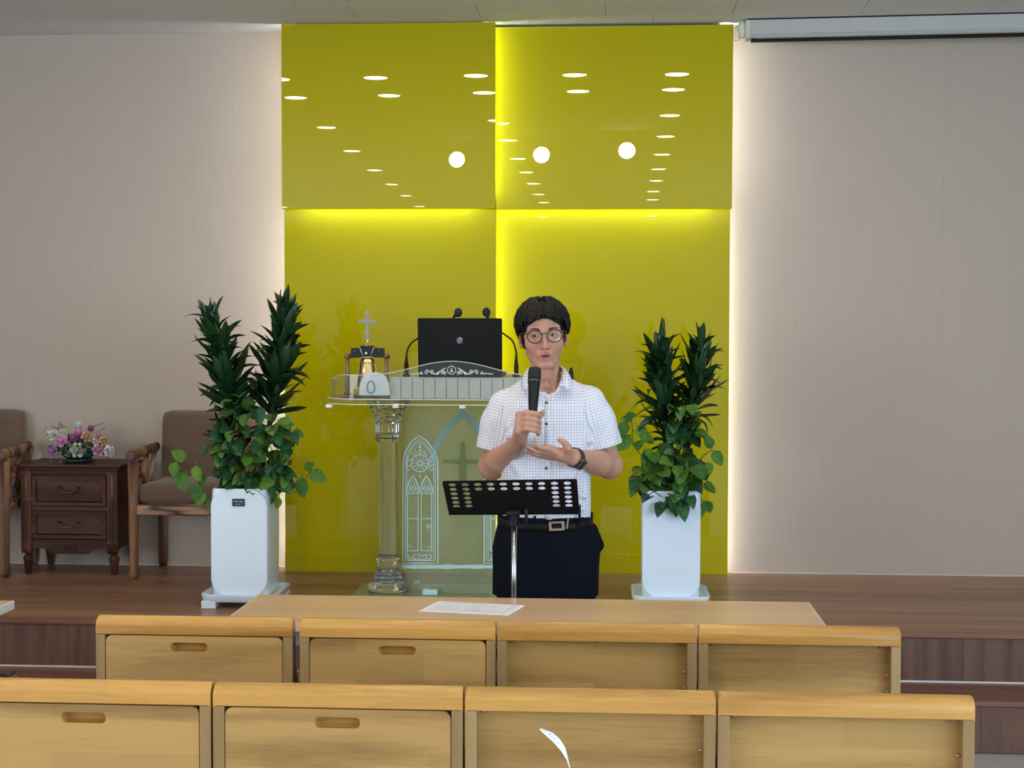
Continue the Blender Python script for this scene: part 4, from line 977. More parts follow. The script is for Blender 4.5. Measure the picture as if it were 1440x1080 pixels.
def window_etch(f):
    mb = MB()
    def R(pts, w_, closed=False, steps=1): ribbon(mb, [(f(x), y) for x, y in pts], w_, closed, steps=steps)
    for o_, w_ in ((0, 1.9), (3.6, 1.1), (6.0, .8)):
        R([(566.5 + o_, 792 - o_), (567 + o_, 647), (570 + o_, 636 + o_ * .3), (578 + o_ * .7, 622 + o_), (589.5, 613 + o_ * 1.3), (601 - o_ * .7, 621 + o_), (611 - o_, 635 + o_ * .3), (615.5 - o_, 648), (616 - o_, 792 - o_)], w_, True, 2)
    R(circ(590.5, 651.4, 12.2), 1.5, True); R(circ(590.5, 651.4, 3), 1.2, True)
    for k in range(12):
        a = k * PI / 6; R([(590.5 + 3 * math.cos(a), 651.4 + 3 * math.sin(a)), (590.5 + 11.6 * math.cos(a), 651.4 + 11.6 * math.sin(a))], .9)
    for s in (-1, 1):
        for cy_, r_ in ((645, 2.6), (652, 3.2), (659, 2.4)): R(circ(590.5 + s * 16, cy_, r_, 12, 0, 4.6), 1.2)
        R(circ(590.5 + s * 5, 634, 2.4, 10, 0, 4.4), 1.0); R(circ(590.5 + s * 9, 638, 1.8, 10, 0, 4.4), .9)
    R([(590.5, 624), (590.5, 638)], 1.6); R([(587, 629), (594, 629)], 1.1); R([(588.5, 668), (592.5, 668), (590.5, 672)], 1.2, True)
    for c_ in (580.6, 599.6):
        R([(c_ - 8.2, 694), (c_ - 8, 686), (c_ - 5, 677), (c_, 669), (c_ + 5, 677), (c_ + 8, 686), (c_ + 8.2, 694)], 1.9, False, 2)
        R([(c_ - 5.6, 694), (c_ - 5.4, 687), (c_, 675), (c_ + 5.4, 687), (c_ + 5.6, 694)], .8, False, 2)
        R(circ(c_, 687.5, 4), 1.1, True); R([(c_ - 4, 687.5), (c_ + 4, 687.5)], .9); R([(c_, 683.5), (c_, 691.5)], .9)
        for y in (694, 729.5, 774.5): R([(c_ - 7.4, y), (c_ + 7.4, y)], 1.2)
        for x_ in (c_ - 7.4, c_ + 7.4): R([(x_, 694), (x_, 775)], 1.3, False, 3)
    for k in range(5):
        cx_ = 576.5 + k * 7; R(circ(cx_, 782.5, 2.6, 10, k, k + 4.6), 1.2)
    R([(573, 787.5), (610, 787.5)], 1.0, False, 2)
    return mb
et = obj('window_etching', window_etch(lambda x: x), M['etch'], pul, label='etched gothic window on the left of the panel')
obj('window_etching', window_etch(lambda x: 2 * 648.5 - x), M['etch'], pul, label='etched gothic window on the right of the panel')
ar = MB(); hp = [(607.5, 655), (609.5, 640), (615, 625), (624, 609), (636, 595), (651, 580.5)]
ribbon(ar, hp + [(2 * 651 - x, y) for x, y in hp[::-1][1:]], [6, 7.5, 8.5, 9, 9, 9.5, 9, 9, 8.5, 7.5, 6])
obj('arch_etching', ar, M['etch_g'], pul)
cr = MB(); ribbon(cr, [(651, 621), (651, 630), (651, 649), (651, 690), (651, 716)], [4, 6, 10, 8, 6], fn=lambda x, y: onP(x, y, .0035))
ribbon(cr, [(622, 648.5), (636, 649), (647, 649.5)], [3.5, 5.5, 8]); ribbon(cr, [(655, 649.5), (666, 649), (680, 648.5)], [8, 5.5, 3.5])
obj('cross_etching', cr, M['etch_c'], pul)
bd = MB(); xs2 = [563.8 + i * 4.2 for i in range(41)]; rn = random.Random(2)
ribbon(bd, [(x_, 797) for x_ in xs2], [5.5 + rn.uniform(-1.2, 1.2) for _ in xs2])
obj('band_etching', bd, M['etch'], pul)
me = text_mesh('교회', .016, .0003); me.materials.append(M['etch'])
p = onP(586, 819, .004); me.transform(Matrix.Translation(p - Vector((Xp, Ycol, ZS))))
o = obj('etched_lettering', me, None, pul, local=True)
# top plate with rounded ends, lip and raised reading desk
YL = Ycol - .46; xl = onY(459, 560, YL + .12).x; hw_t = Xp - .0 - xl + .0
XT = (xl + onY(813, 560, YL + .12).x) / 2; hw_t = XT - xl
def outline(ins, n=14):
    P_ = []; d0, d1 = YL + ins, Ycol + .16 - ins; r = .17 - ins
    x0, x1 = XT - hw_t + ins, XT + hw_t - ins
    for i in range(n + 1): a = PI + PI / 2 * i / n; P_.append((x0 + r * 1.0 + r * math.cos(a), d0 + r + r * math.sin(a)))
    for i in range(n + 1): a = 1.5 * PI + PI / 2 * i / n; P_.append((x1 - r + r * math.cos(a), d0 + r + r * math.sin(a)))
    P_ += [(x1, d1), (x0, d1)]
    return P_
XY = Matrix(((1, 0, 0, 0), (0, 0, 1, 0), (0, 1, 0, 0), (0, 0, 0, 1)))
obj('top_plate', MB().prism(outline(0), ZPL, ZPT, XY), M['acryl'], pul)
# bright cut rim of the plate
rm = MB(); ol = [Vector((p[0], p[1], ZPL + .006)) for p in outline(-.001)]
for z in (ZPL + .001, ZPT - .001): rm.tube([Vector((p.x, p.y, z)) for p in ol[:-2]], .0014, 5)
obj('cut_rim', rm, M['frost_edge'], pul)
def liptop(X):
    u = (X - onY(636, 520, YL + .02).x) / .345
    b_ = .058 * (math.cos(u * PI / 2) ** 2 if abs(u) < 1 else 0)
    e = abs(X - XT) / hw_t
    return 1.395 + b_ - (.030 * max(0, e - .86) / .14)
lo = outline(.012)[:-2]; lo = [(lo[0][0], lo[0][1] + .12)] + lo + [(lo[-1][0], lo[-1][1] + .12)]
dense = []
for a, b2 in zip(lo[:-1], lo[1:]):
    L_ = math.hypot(b2[0] - a[0], b2[1] - a[1]); k = max(1, int(L_ / .02))
    dense += [(a[0] + (b2[0] - a[0]) * i / k, a[1] + (b2[1] - a[1]) * i / k) for i in range(k)]
dense.append(lo[-1])
rows = [[Vector((x, y, ZPT + (liptop(x) - ZPT) * k / 2)) for k in range(3)] for x, y in dense]
lip = obj('clear_lip', MB().grid(rows), M['acryl'], pul, smooth=False)
so = lip.modifiers.new('thickness', 'SOLIDIFY'); so.thickness = .004; so.offset = 1
obj('lip_edge', MB().tube([r[2] for r in rows], .0017, 6), M['etch_w'], pul, smooth=True)
# frosted desk with scored front boards
yd = YL + .055
dx0, dx1 = onY(548, 540, yd).x, onY(740, 540, yd).x
nb = 12; bw_ = (dx1 - dx0) / nb
for i in range(nb):
    obj('desk_front_board', MB().bb(dx0 + i * bw_ + .0013, dx0 + (i + 1) * bw_ - .0013, yd, yd + .008, ZPT + .001, ZD - .006), M['frost'], pul)
obj('reading_desk', MB().bb(dx0, dx1, yd + .002, Ycol + .10, ZD - .0055, ZD), M['frost'], pul, bevel=.001)
obj('desk_core', MB().bb(dx0 + .002, dx1 - .002, yd + .010, Ycol + .09, ZPT + .001, ZD - .006), mat('frosted_core', (.12, .13, .13), .6), pul)
# milky roundel with an oval ring on the left end of the lip
yr = YL + .028
patch = [onY(x, y, yr) for x, y in ((505, 556), (506, 540), (510, 530), (517, 525), (527, 523.5), (536, 525), (543, 530), (547, 540), (548, 556))]
obj('milky_roundel', MB().add(patch, [tuple(range(9))]).add([p + Vector((0, .004, 0)) for p in patch], [tuple(range(9))[::-1]]), thin_glass('milky_acrylic', (1, 1, 1), .62, (.78, .84, .95)), pul)
obj('oval_ring', MB().tube([onY(521.5 + 5.2 * math.cos(a), 544.5 + 8.6 * math.sin(a), yr - .004) for a in [2 * PI * i / 24 for i in range(25)]], .0022, 6), mat('slate_ring', (.12, .18, .26), .4), pul, smooth=True)
# engraved crest: disc and scrolls
def onL(px, py): return onY(px, py, YL + .0065)
en = MB()
ribbon(en, circ(635, 520.6, 5.8, 24), .9, True, onL)
ribbon(en, [(632.6, 524), (634.9, 517.5), (637.4, 524)], 1.0, False, onL); ribbon(en, [(633.5, 521.5), (636.5, 521.5)], .8, False, onL); ribbon(en, [(635, 517), (635, 524.5)], .8, False, onL)
def spiral(cx, cy, r0, turns, s, ph=0.0, n=18): return [(cx + s * r0 * (1 - i / n * .85) * math.cos(ph + turns * 2 * PI * i / n), cy + r0 * (1 - i / n * .85) * math.sin(ph + turns * 2 * PI * i / n)) for i in range(n + 1)]
for s in (-1, 1):
    X0 = 635
    ribbon(en, [(X0 + s * x_, y_) for x_, y_ in ((8, 517), (12, 519.5), (17, 523), (22, 526), (28, 525), (32, 522), (35, 519.5))], [.8, 1.6, 2.4, 1.8, 1.2, 1, .8], False, onL)
    ribbon(en, spiral(X0 + s * 12, 523, 3.2, 1.4, s), .9, False, onL)
    ribbon(en, spiral(X0 + s * 28, 522.5, 2.8, 1.3, s, 2), .9, False, onL)
    ribbon(en, spiral(X0 + s * 36, 523.0, 3.0, 1.3, s, 1), .9, False, onL)
    ribbon(en, spiral(X0 + s * 43, 524.5, 2.0, 1.2, s, 3), .8, False, onL)
    ribbon(en, [(X0 + s * 8, 527), (X0 + s * 14, 521), (X0 + s * 20, 527)], 1.3, False, onL)
    ribbon(en, [(X0 + s * 40, 526), (X0 + s * 50, 525), (X0 + s * 58, 526.5)], 1.0, False, onL)
    for q in (5, 47, 53, 57): ribbon(en, circ(X0 + s * q + (3 if q == 5 else 0) * s, 523 + .05 * q, .8, 6), .7, True, onL)
obj('crest_engraving', en, M['etch_w'], pul, label='white engraved scrolls around a small round emblem')
# bright corner blocks under the plate
for (x_, y_) in ((556, 566), (650, 566), (462, 563)):
    q = onY(x_, y_, YL + .02); obj('fixing_block', MB().bb(q.x - .012, q.x + .012, YL + .02, YL + .05, ZPL - .014, ZPL - .001), M['frost_edge'], pul, bevel=.002)
obj('floor_clamp', MB().bb(onP(597, 830).x, onP(617, 830).x, Ypf - .05, Ypf - .012, ZS + .021, ZS + .045), mat('cyan_tinted_block', (.55, .85, .88), .15, coat=1), pul, bevel=.003)

# ------------------------------------------------------------------ laptop
M['lap'] = mat('matte_black_lid', (.005, .005, .0055), .5, noise=.12, nscale=30, spec=.2)
yl_ = YL + .105
p0, p1 = onY(588.5, 529.5, yl_), onY(706.5, 529.5, yl_); lw = (p1.x - p0.x); lx = (p0.x + p1.x) / 2
lh = onY(648, 447.5, yl_ - .02).z - ZD
t = thing('laptop', (lx, yl_, ZD), 'open black laptop with its lid back and round maker emblem facing the hall', 'laptop')
Rl = Matrix.Translation((0, 0, .014)) @ Matrix.Rotation(math.radians(6), 4, 'X')
lm_ = MB(); lm_.v = [tuple(Rl @ Vector((p[0], y, p[1]))) for y in (0, -.010) for p in rrect(-lw / 2, lw / 2, 0.0, lh - .012, .007, 4)]
n = len(lm_.v) // 2; lm_.f = [tuple(range(n)), tuple(range(2 * n - 1, n - 1, -1))] + [(i, i + n, (i + 1) % n + n, (i + 1) % n) for i in range(n)]; lm_.mi = [0] * len(lm_.f)
lid = obj('lid', lm_, M['lap'], t, local=True, bevel=.0015)
obj('screen_bezel', MB().box(Rl @ Vector((0, .002, lh / 2 - .01)), (lw - .02, .003, lh - .04), Rl.to_3x3()), M['black'], lid, local=True)
obj('lid_seam', MB().box(Rl @ Vector((0, -.0102, lh - .024)), (lw - .004, .0006, .0012), Rl.to_3x3()), M['black_paint'], lid, local=True)
obj('keyboard_base', MB().bb(-lw / 2, lw / 2, -.004, .25, .002, .022), M['lap'], t, local=True, bevel=.004)
obj('hinge', MB().tube([(-lw * .38, -.002, .014), (lw * .38, -.002, .014)], .008, 10), M['black'], t, local=True, smooth=True)
ez = onY(647, 478, yl_ - .015).z - ZD - .014; ex = onY(647, 478, yl_ - .015).x - lx
er = .0128
eb = MB().prism([(er * math.cos(2 * PI * i / 32), er * math.sin(2 * PI * i / 32)) for i in range(32)], -.0006, .0006, Rl @ Matrix.Translation((ex, -.0106, ez)))
em = obj('round_emblem', eb, mat('emblem_silver', (.42, .44, .50), .3, metal=.4), lid, local=True, label='silver disc with dark slanted hp letters')
me = text_mesh('hp', .026, .0003, italic=.35, bold=.0003); me.materials.append(mat('emblem_navy', (.015, .02, .05), .4))
me.transform(Rl @ Matrix.Translation((ex - .001, -.0117, ez - .0005)))
o = bpy.data.objects.new('emblem_letters', me); COL.objects.link(o); o.parent = em; WM[o] = WM[t]
# ------------------------------------------------------------------ gooseneck microphones
def goose(pxs, label):
    b0 = onY(pxs[0][0], 529, YL + .16); Yb = b0.y
    t = thing('gooseneck_microphone', (b0.x, Yb, ZD), label, 'microphone', 'gooseneck microphones on the pulpit')
    zt2 = onY(pxs[0][0], pxs[0][1], Yb).z - ZD
    obj('base', MB().lathe([(.016, 0), (.016, .01), (.0095, .012), (.010, .05), (.0095, zt2 * .55), (.0065, zt2 * .8), (.0045, zt2)], (0, 0, 0), 14), M['black'], t, local=True, smooth=True)
    pts = [Vector((0, 0, zt2 - .002))] + [onY(x, y, Yb + .0) - Vector((b0.x, Yb, ZD)) for x, y in pxs[1:]]
    # smooth the bend
    q = []
    for i in range(len(pts) - 1):
        a, b1, c_, d = pts[max(i - 1, 0)], pts[i], pts[i + 1], pts[min(i + 2, len(pts) - 1)]
        for k in range(4):
            u = k / 4; q.append(.5 * ((2 * b1) + (c_ - a) * u + (2 * a - 5 * b1 + 4 * c_ - d) * u * u + (3 * b1 - a - 3 * c_ + d) * u ** 3))
    q.append(pts[-1])
    obj('neck', MB().tube(q, .0038, 8), M['black'], t, local=True, smooth=True)
    d = (pts[-1] - pts[-2]).normalized()
    obj('head', MB().ball(pts[-1] + d * .006, (.0175, .0175, .020), 16, 12), M['black_soft'], t, local=True, smooth=True)
    obj('head_collar', MB().tube([pts[-1] - d * .022, pts[-1] - d * .004], [.0055, .009], 10), M['black'], t, local=True, smooth=True)
goose([(571.5, 500), (573, 492), (578.5, 482.5), (588, 476), (602, 470), (622, 459), (636, 448), (643, 441)], 'black gooseneck microphone on the pulpit, base left of the laptop')
goose([(726, 500), (725.5, 493), (721, 480), (712, 472), (700, 464), (691, 454), (686, 447), (684.5, 441)], 'black gooseneck microphone on the pulpit, base right of the laptop')

# ------------------------------------------------------------------ table bell with a cross
M['gold'] = mat('polished_gold', (.80, .55, .24), .12, metal=1.0)
M['silver'] = mat('dull_silver', (.30, .30, .28), .4, metal=.7)
M['turned'] = wood('turned_brown_wood', (.07, .025, .012), (.25, .10, .05), 'Z', 12, .25, coat=.5)
M['iron'] = mat('black_iron', (.012, .013, .018), .35, metal=.3)
yb_ = YL + .13
bc = onY(517, 556, yb_); B0 = Vector((bc.x, yb_, ZPT + .001))
t = thing('table_bell', B0, 'small gold bell hung from a black yoke with a silver cross on top', 'bell')
def Q(x, y, dy=0): return onY(x, y, yb_ + dy)
obj('plinth', MB().prism(rrect(B0.x - .11, B0.x + .11, yb_ - .05, yb_ + .05, .02), B0.z, B0.z + .012, XY), M['turned'], t, bevel=.003)
zt2, zb2 = Q(517, 505).z, Q(517, 545).z
H = zt2 - zb2
obj('bell', MB().lathe([(.0, H + .006), (.018, H + .005), (.030, H - .002), (.035, H - .02), (.037, H * .6), (.041, H * .35), (.050, H * .10), (.060, 0), (.057, 0), (.045, H * .12), (.034, H * .5), (.030, H - .02), (0, H - .012)], (B0.x, yb_, zb2), 32), M['gold'], t, smooth=True)
obj('clapper', MB().tube([(B0.x, yb_, zt2 - .01), (B0.x, yb_, zb2 + .01)], .003, 6).ball((B0.x, yb_, zb2 + .008), .012, 12, 8), M['iron'], t, smooth=True)
def turned(x):
    p1, p0_ = Q(x, 498.5), B0.z + .012; h = p1.z - p0_
    obj('post', MB().lathe([(.016, 0), (.016, h * .05), (.009, h * .1), (.012, h * .2), (.010, h * .35), (.008, h * .6), (.009, h * .85), (.007, h * .88), (.015, h * .92), (.016, h * .96), (.010, h * .98), (.012, h + .002), (0, h + .006)], (p1.x, yb_, p0_), 16), M['turned'], t, smooth=True)
turned(488.8); turned(543.6)
yk = [(493, 489.5), (505, 489), (507, 486), (525, 486), (527, 489), (540, 489.5), (540, 502.5), (527, 503), (522, 500), (510, 500), (505, 503), (493, 503)]
yk_ = MB(); f_ = [Q(x, y, -.014) for x, y in yk]; g_ = [p + Vector((0, .03, 0)) for p in f_]; n = len(f_)
yk_.add(f_ + g_, [tuple(range(n)), tuple(range(2 * n - 1, n - 1, -1))] + [(i, i + n, (i + 1) % n + n, (i + 1) % n) for i in range(n)])
yo = obj('yoke', yk_, M['iron'], t, bevel=.002)
obj('axle', MB().tube([Q(489, 500, 0), Q(543.5, 500, 0)], .004, 8), M['iron'], t, smooth=True)
sm = MB()
for a, b2 in (((505.5, 488), (510.5, 501)), ((526, 488), (521, 501))): sm.tube([Q(*a, -.018), Q(*b2, -.018)], .0032, 6)
sm.tube([Q(508, 502.5, -.016), Q(524, 502.5, -.016)], .005, 8)
obj('strap', sm, M['silver'], t, smooth=True)
obj('rivet', MB().ball(Q(515, 497, -.018), .0075, 12, 8), M['chrome'], t, smooth=True)
for x in (498, 533): obj('rivet', MB().ball(Q(x, 494, -.016), .0025, 8, 6), M['silver'], t, smooth=True)
cx = MB(); a, b2 = Q(514.4, 437.3), Q(519.1, 480); cx.bb(a.x, b2.x, yb_ - .006, yb_ + .004, b2.z, a.z)
c1, d1 = Q(504, 449.3), Q(530, 454); cx.bb(c1.x, a.x, yb_ - .006, yb_ + .004, d1.z, c1.z).bb(b2.x, d1.x, yb_ - .006, yb_ + .004, d1.z, c1.z)
obj('cross', cx, M['silver'], t, bevel=.001)
k0 = Q(516.7, 486).z
obj('finial', MB().lathe([(.022, 0), (.018, .003), (.007, .006), (.006, .010), (.009, .016), (.007, .024), (0, .026)], (Q(516.7, 486).x, yb_, k0), 16), M['gold'], t, smooth=True)
# small dark pen stand at the far end of the pulpit, seen over the man's shoulder
q = onY(803, 528, YL + .2)
t = thing('pen_stand', (q.x, q.y, ZPT + .001), 'small dark pointed stand on the pulpit seen just over the man\'s shoulder', 'pen stand')
hh = onY(803, 517, q.y).z - ZPT
obj('foot', MB().lathe([(0, 0), (.03, 0), (.03, .008), (.010, .014), (.008, .02)], (0, 0, 0), 16), M['black'], t, local=True, smooth=True)
obj('stem', MB().lathe([(.008, .018), (.012, hh - .05), (.010, hh - .02), (.004, hh)], (0, 0, 0), 12), M['black'], t, local=True, smooth=True)

# ------------------------------------------------------------------ music stand
YS = 4.93
ms = thing('music_stand', (onY(723, 840, YS).x, YS, 0), 'black music stand with rows of oval holes and a steel pole before the man', 'music stand')
TL, TR, BR, BL_ = onY(621.5, 676.5, YS - .07), onY(811.5, 673.5, YS - .07), onY(815, 722.5, YS + .0), onY(631.5, 723.5, YS + .0)
nrm = (TR - TL).cross(BL_ - TL).normalized()
if nrm.y > 0: nrm = -nrm
me = plate('desk', rrect(0, 1, 0, .26, .016, 5, (0, 0, 1, 1)), [[(.071 + .0949 * k + .0275 * math.cos(2 * PI * i / 18), .26 - .26 * v + .0125 * math.sin(2 * PI * i / 18)) for i in range(18)] for r_, v in enumerate((.115, .25, .38, .51, .635, .755)) for k in range(10) if (r_ < 2 or k in (0, 1, 8, 9))], .004, .0)
for v in me.vertices:
    u, w_ = v.co.x, 1 - v.co.z / .26
    p = TL.lerp(TR, u).lerp(BL_.lerp(BR, u), w_) + nrm * (v.co.y - .002) * .5
    v.co = p - WM[ms].translation
me.materials.append(M['black_paint'])
obj('desk', me, None, ms, local=True)
led = MB()
for y0_, dz in ((0, 0),):
    a, b2 = BL_, BR
    led.add([a, b2, b2 + Vector((0, .055, .0)), a + Vector((0, .055, .0))], [(0, 1, 2, 3)]); led.add([a + Vector((0, .055, -.002)), b2 + Vector((0, .055, -.002)), b2 + Vector((0, -.001, -.002)), a + Vector((0, -.001, -.002))], [(0, 1, 2, 3)])
    led.add([a + Vector((0, .055, -.002)), b2 + Vector((0, .055, -.002)), b2 + Vector((0, .060, .018)), a + Vector((0, .060, .018))], [(0, 1, 2, 3)])
obj('ledge', led, M['black_paint'], ms)
obj('edge_stop', MB().bb(BR.x - .004, BR.x + .004, YS - .006, YS + .05, BR.z, BR.z + .026), M['black'], ms, bevel=.002)
J = onY(722, 722, YS - .01)
obj('tilt_joint', MB().tube([J + Vector((-.025, 0, 0)), J + Vector((.022, 0, 0))], .013, 12).bb(J.x - .010, J.x + .012, J.y - .010, J.y + .014, J.z - .045, J.z + .004), M['black'], ms, bevel=.003)
lv = onY(740, 718, YS - .012)
obj('clamp_lever', MB().tube([lv + Vector((0, .005, .01)), lv, onY(740.5, 742, YS - .02)], [.006, .0065, .004], 8), M['black'], ms, smooth=True)
jx = onY(723, 740, YS).x
zj = onY(723, 738, YS).z
obj('sleeve', MB().tube([(jx, YS, zj + .045), (jx, YS, zj)], .0135, 14), M['black'], ms, smooth=True)
obj('upper_pole', MB().tube([(jx, YS, zj + .001), (jx, YS, .55)], .0092, 16), M['steel'], ms, smooth=True)
obj('lower_pole', MB().tube([(jx, YS, .57), (jx, YS, .12)], .013, 16), M['black'], ms, smooth=True)
for k in range(3):
    a = -PI / 2 + k * 2 * PI / 3; e = Vector((math.cos(a), math.sin(a), 0))
    obj('leg', MB().tube([Vector((jx, YS, .30)) + e * .012, Vector((jx, YS, .01)) + e * .20], .006, 8), M['black'], ms, smooth=True)
    obj('strut', MB().tube([Vector((jx, YS, .13)) + e * .012, Vector((jx, YS, .14)) + e * .105], .004, 6), M['black'], ms, smooth=True)
# ------------------------------------------------------------------ the speaker: organic surfaces grown from a distance field
import openvdb
class Field:
    def __init__(s, lo, hi, h):
        s.lo = np.array(lo, float); s.h = h; s.n = np.ceil((np.array(hi) - s.lo) / h).astype(int) + 1
        s.a = np.full(s.n, 0.1, np.float32)
        s.ax = [(s.lo[i] + h * np.arange(s.n[i])).astype(np.float32) for i in range(3)]
    def sub(s, lo, hi, m):
        i0 = np.clip(np.floor((np.array(lo) - m - s.lo) / s.h).astype(int), 0, s.n); i1 = np.clip(np.ceil((np.array(hi) + m - s.lo) / s.h).astype(int) + 1, 0, s.n)
        if (i1 <= i0).any(): return None
        sl = tuple(slice(a, b) for a, b in zip(i0, i1))
        X = s.ax[0][sl[0]][:, None, None]; Y = s.ax[1][sl[1]][None, :, None]; Z = s.ax[2][sl[2]][None, None, :]
        return sl, X, Y, Z
    def put(s, prim, k=0.01, cut=False):
        lo, hi, fn = prim; g = s.sub(lo, hi, max(.03, k * 1.5))
        if g is None: return s
        sl, X, Y, Z = g; d = np.asarray(fn(X, Y, Z), np.float32); A = s.a[sl]
        if cut:
            d = -d
            if k > 0: h_ = np.maximum(k - np.abs(A - d), 0) / k; s.a[sl] = np.maximum(A, d) + h_ * h_ * k * .25
            else: s.a[sl] = np.maximum(A, d)
        else:
            if k > 0: h_ = np.maximum(k - np.abs(A - d), 0) / k; s.a[sl] = np.minimum(A, d) - h_ * h_ * k * .25
            else: s.a[sl] = np.minimum(A, d)
        return s
    def mesh(s, name, mats):
        g = openvdb.FloatGrid(0.1); g.copyFromArray(np.clip(s.a, -.1, .1))
        v, t, q = g.convertToPolygons(isovalue=0.0, adaptivity=0.0)
        v = v * s.h + s.lo
        q = q[:, ::-1] if True else q
        # make sure normals point outward (signed volume)
        p = v[q]; vol = np.einsum('ij,ij->i', np.cross(p[:, 1] - p[:, 0], p[:, 2] - p[:, 0]), p[:, 0]).sum()
        if vol < 0: q = q[:, ::-1]
        me = bpy.data.meshes.new(name); nv, nq = len(v), len(q)
        me.vertices.add(nv); me.vertices.foreach_set('co', v.astype(np.float32).ravel())
        me.loops.add(nq * 4); me.loops.foreach_set('vertex_index', q.astype(np.int32).ravel())
        me.polygons.add(nq); me.polygons.foreach_set('loop_start', np.arange(0, nq * 4, 4, dtype=np.int32))
        me.update(calc_edges=True)
        me.polygons.foreach_set('use_smooth', np.ones(nq, bool))
        for m in (mats if isinstance(mats, list) else [mats]): me.materials.append(m)
        me.validate()
        return me
def V3(p): return np.array([p[0], p[1], p[2]], np.float64)
def cone(a, b, r1, r2, sq=None):
    """capsule with linearly changing radius; sq=(axis vector, factor) flattens it along a direction"""
    a, b = V3(a), V3(b); ab = b - a; L2 = float(ab @ ab) or 1e-9; R = max(r1, r2)
    def fn(X, Y, Z):
        px, py, pz = X - a[0], Y - a[1], Z - a[2]
        t = np.clip((px * ab[0] + py * ab[1] + pz * ab[2]) / L2, 0, 1)
        qx, qy, qz = px - ab[0] * t, py - ab[1] * t, pz - ab[2] * t
        if sq is not None:
            n_, f_ = sq; dn = qx * n_[0] + qy * n_[1] + qz * n_[2]; k_ = (f_ - 1)
            qx, qy, qz = qx + n_[0] * dn * k_, qy + n_[1] * dn * k_, qz + n_[2] * dn * k_
        return np.sqrt(qx * qx + qy * qy + qz * qz) - (r1 + (r2 - r1) * t)
    return np.minimum(a, b) - R, np.maximum(a, b) + R, fn
def ell(c, r, R=None):
    c = V3(c); r = np.array(r, float); m = r.max(); R = None if R is None else np.array([[R[i][j] for j in range(3)] for i in range(3)])
    def fn(X, Y, Z):
        x, y, z = X - c[0], Y - c[1], Z - c[2]
        if R is not None: x, y, z = (x * R[0, i] + y * R[1, i] + z * R[2, i] for i in range(3))
        k0 = np.sqrt((x / r[0]) ** 2 + (y / r[1]) ** 2 + (z / r[2]) ** 2); k1 = np.sqrt((x / r[0] ** 2) ** 2 + (y / r[1] ** 2) ** 2 + (z / r[2] ** 2) ** 2)
        return k0 * (k0 - 1) / np.maximum(k1, 1e-6)
    return c - m, c + m, fn
def loft(st, e=2.3):
    """stack of superelliptic sections (z, cx, cy, rx, ry), z rising"""
    st = np.array(st, float)
    lo = np.array([(st[:, 1] - st[:, 3]).min(), (st[:, 2] - st[:, 4]).min(), st[0, 0]]); hi = np.array([(st[:, 1] + st[:, 3]).max(), (st[:, 2] + st[:, 4]).max(), st[-1, 0]])
    def fn(X, Y, Z):
        z = Z.ravel(); zc = np.clip(z, st[0, 0], st[-1, 0]); f = [np.interp(zc, st[:, 0], st[:, i])[None, None, :].astype(np.float32) for i in range(1, 5)]
        k = (np.abs((X - f[0]) / f[2]) ** e + np.abs((Y - f[1]) / f[3]) ** e) ** (1 / e)
        d = (k - 1) * np.minimum(f[2], f[3]); dz = np.maximum(st[0, 0] - Z, Z - st[-1, 0])
        return np.maximum(d, dz)
    return lo, hi, fn
def half(p, n, lo, hi):
    """half-space below the plane through p with normal n"""
    p, n = V3(p), V3(n); n = n / np.linalg.norm(n)
    return np.array(lo, float), np.array(hi, float), lambda X, Y, Z: (X - p[0]) * n[0] + (Y - p[1]) * n[1] + (Z - p[2]) * n[2]

YM = 5.25
def P(px, py, dy=0.0): return onY(px, py, YM + dy)
M['skin'] = mat('skin', (.51, .27, .185), .48, spec=.4, sss=.12, noise=.06, nscale=35)
M['hair'] = mat('black_hair', (.006, .0048, .0042), .5, spec=.2, bump=.9, bscale=60, stretch=(3, 3, .35))
M['trouser'] = mat('dark_navy_cloth', (.003, .0042, .0095), .9, sheen=.0, spec=.15, bump=.15, bscale=700)
M['belt'] = mat('black_leather', (.006, .005, .005), .5, spec=.2)
M['lipc'] = mat('lip_colour', (.40, .135, .12), .45)
# skin tint: own red of lips, ears, nose; nostrils, mouth gap darkened as painted shade
nn_ = M['skin'].node_tree; bb_ = nn_.nodes['Principled BSDF']
at = nn_.nodes.new('ShaderNodeAttribute'); at.attribute_name = 'tint'
mxx = nn_.nodes.new('ShaderNodeMix'); mxx.data_type = 'RGBA'; mxx.blend_type = 'MULTIPLY'; mxx.inputs[0].default_value = 1.0
src = bb_.inputs['Base Color'].links[0].from_socket; nn_.links.new(src, mxx.inputs[6]); nn_.links.new(at.outputs[0], mxx.inputs[7]); nn_.links.new(mxx.outputs[2], bb_.inputs['Base Color'])

root = thing('person', (P(768, 900).x, YM, 0), 'man with round glasses and checked short-sleeved shirt speaking into a microphone', 'person')
# head frame
hc = P(763.5, 470.5, 0.0)
ex_ = Vector((1, 0.10, .055)).normalized(); ef = Vector((-.10, -1, -.03)); ef = (ef - ex_ * ef.dot(ex_)).normalized(); eu = ex_.cross(ef) * -1
if eu.z < 0: eu = -eu
HM = Matrix((ex_, ef, eu)).transposed()
KS = 1.03
def Hd(x, y, z): return hc + HM @ Vector((x, y, z)) * KS
def hell(c, r): return ell(Hd(*c), [q * KS for q in r], HM)
def hcone(a, b, r1, r2): return cone(Hd(*a), Hd(*b), r1 * KS, r2 * KS)

shR, shL = P(704, 572, .02), P(834, 566, .02)             # shoulder joints (image left, image right)
elR, elL = P(691, 656, .03), P(857, 654, .03)
wrR, wrL = P(727, 624, -.17), P(806, 643, -.20)
ctr = P(768, 640, 0).x
Bf = Field((ctr - .30, YM - .40, .94), (ctr + .31, YM + .20, 1.74), .0024)
K = .012
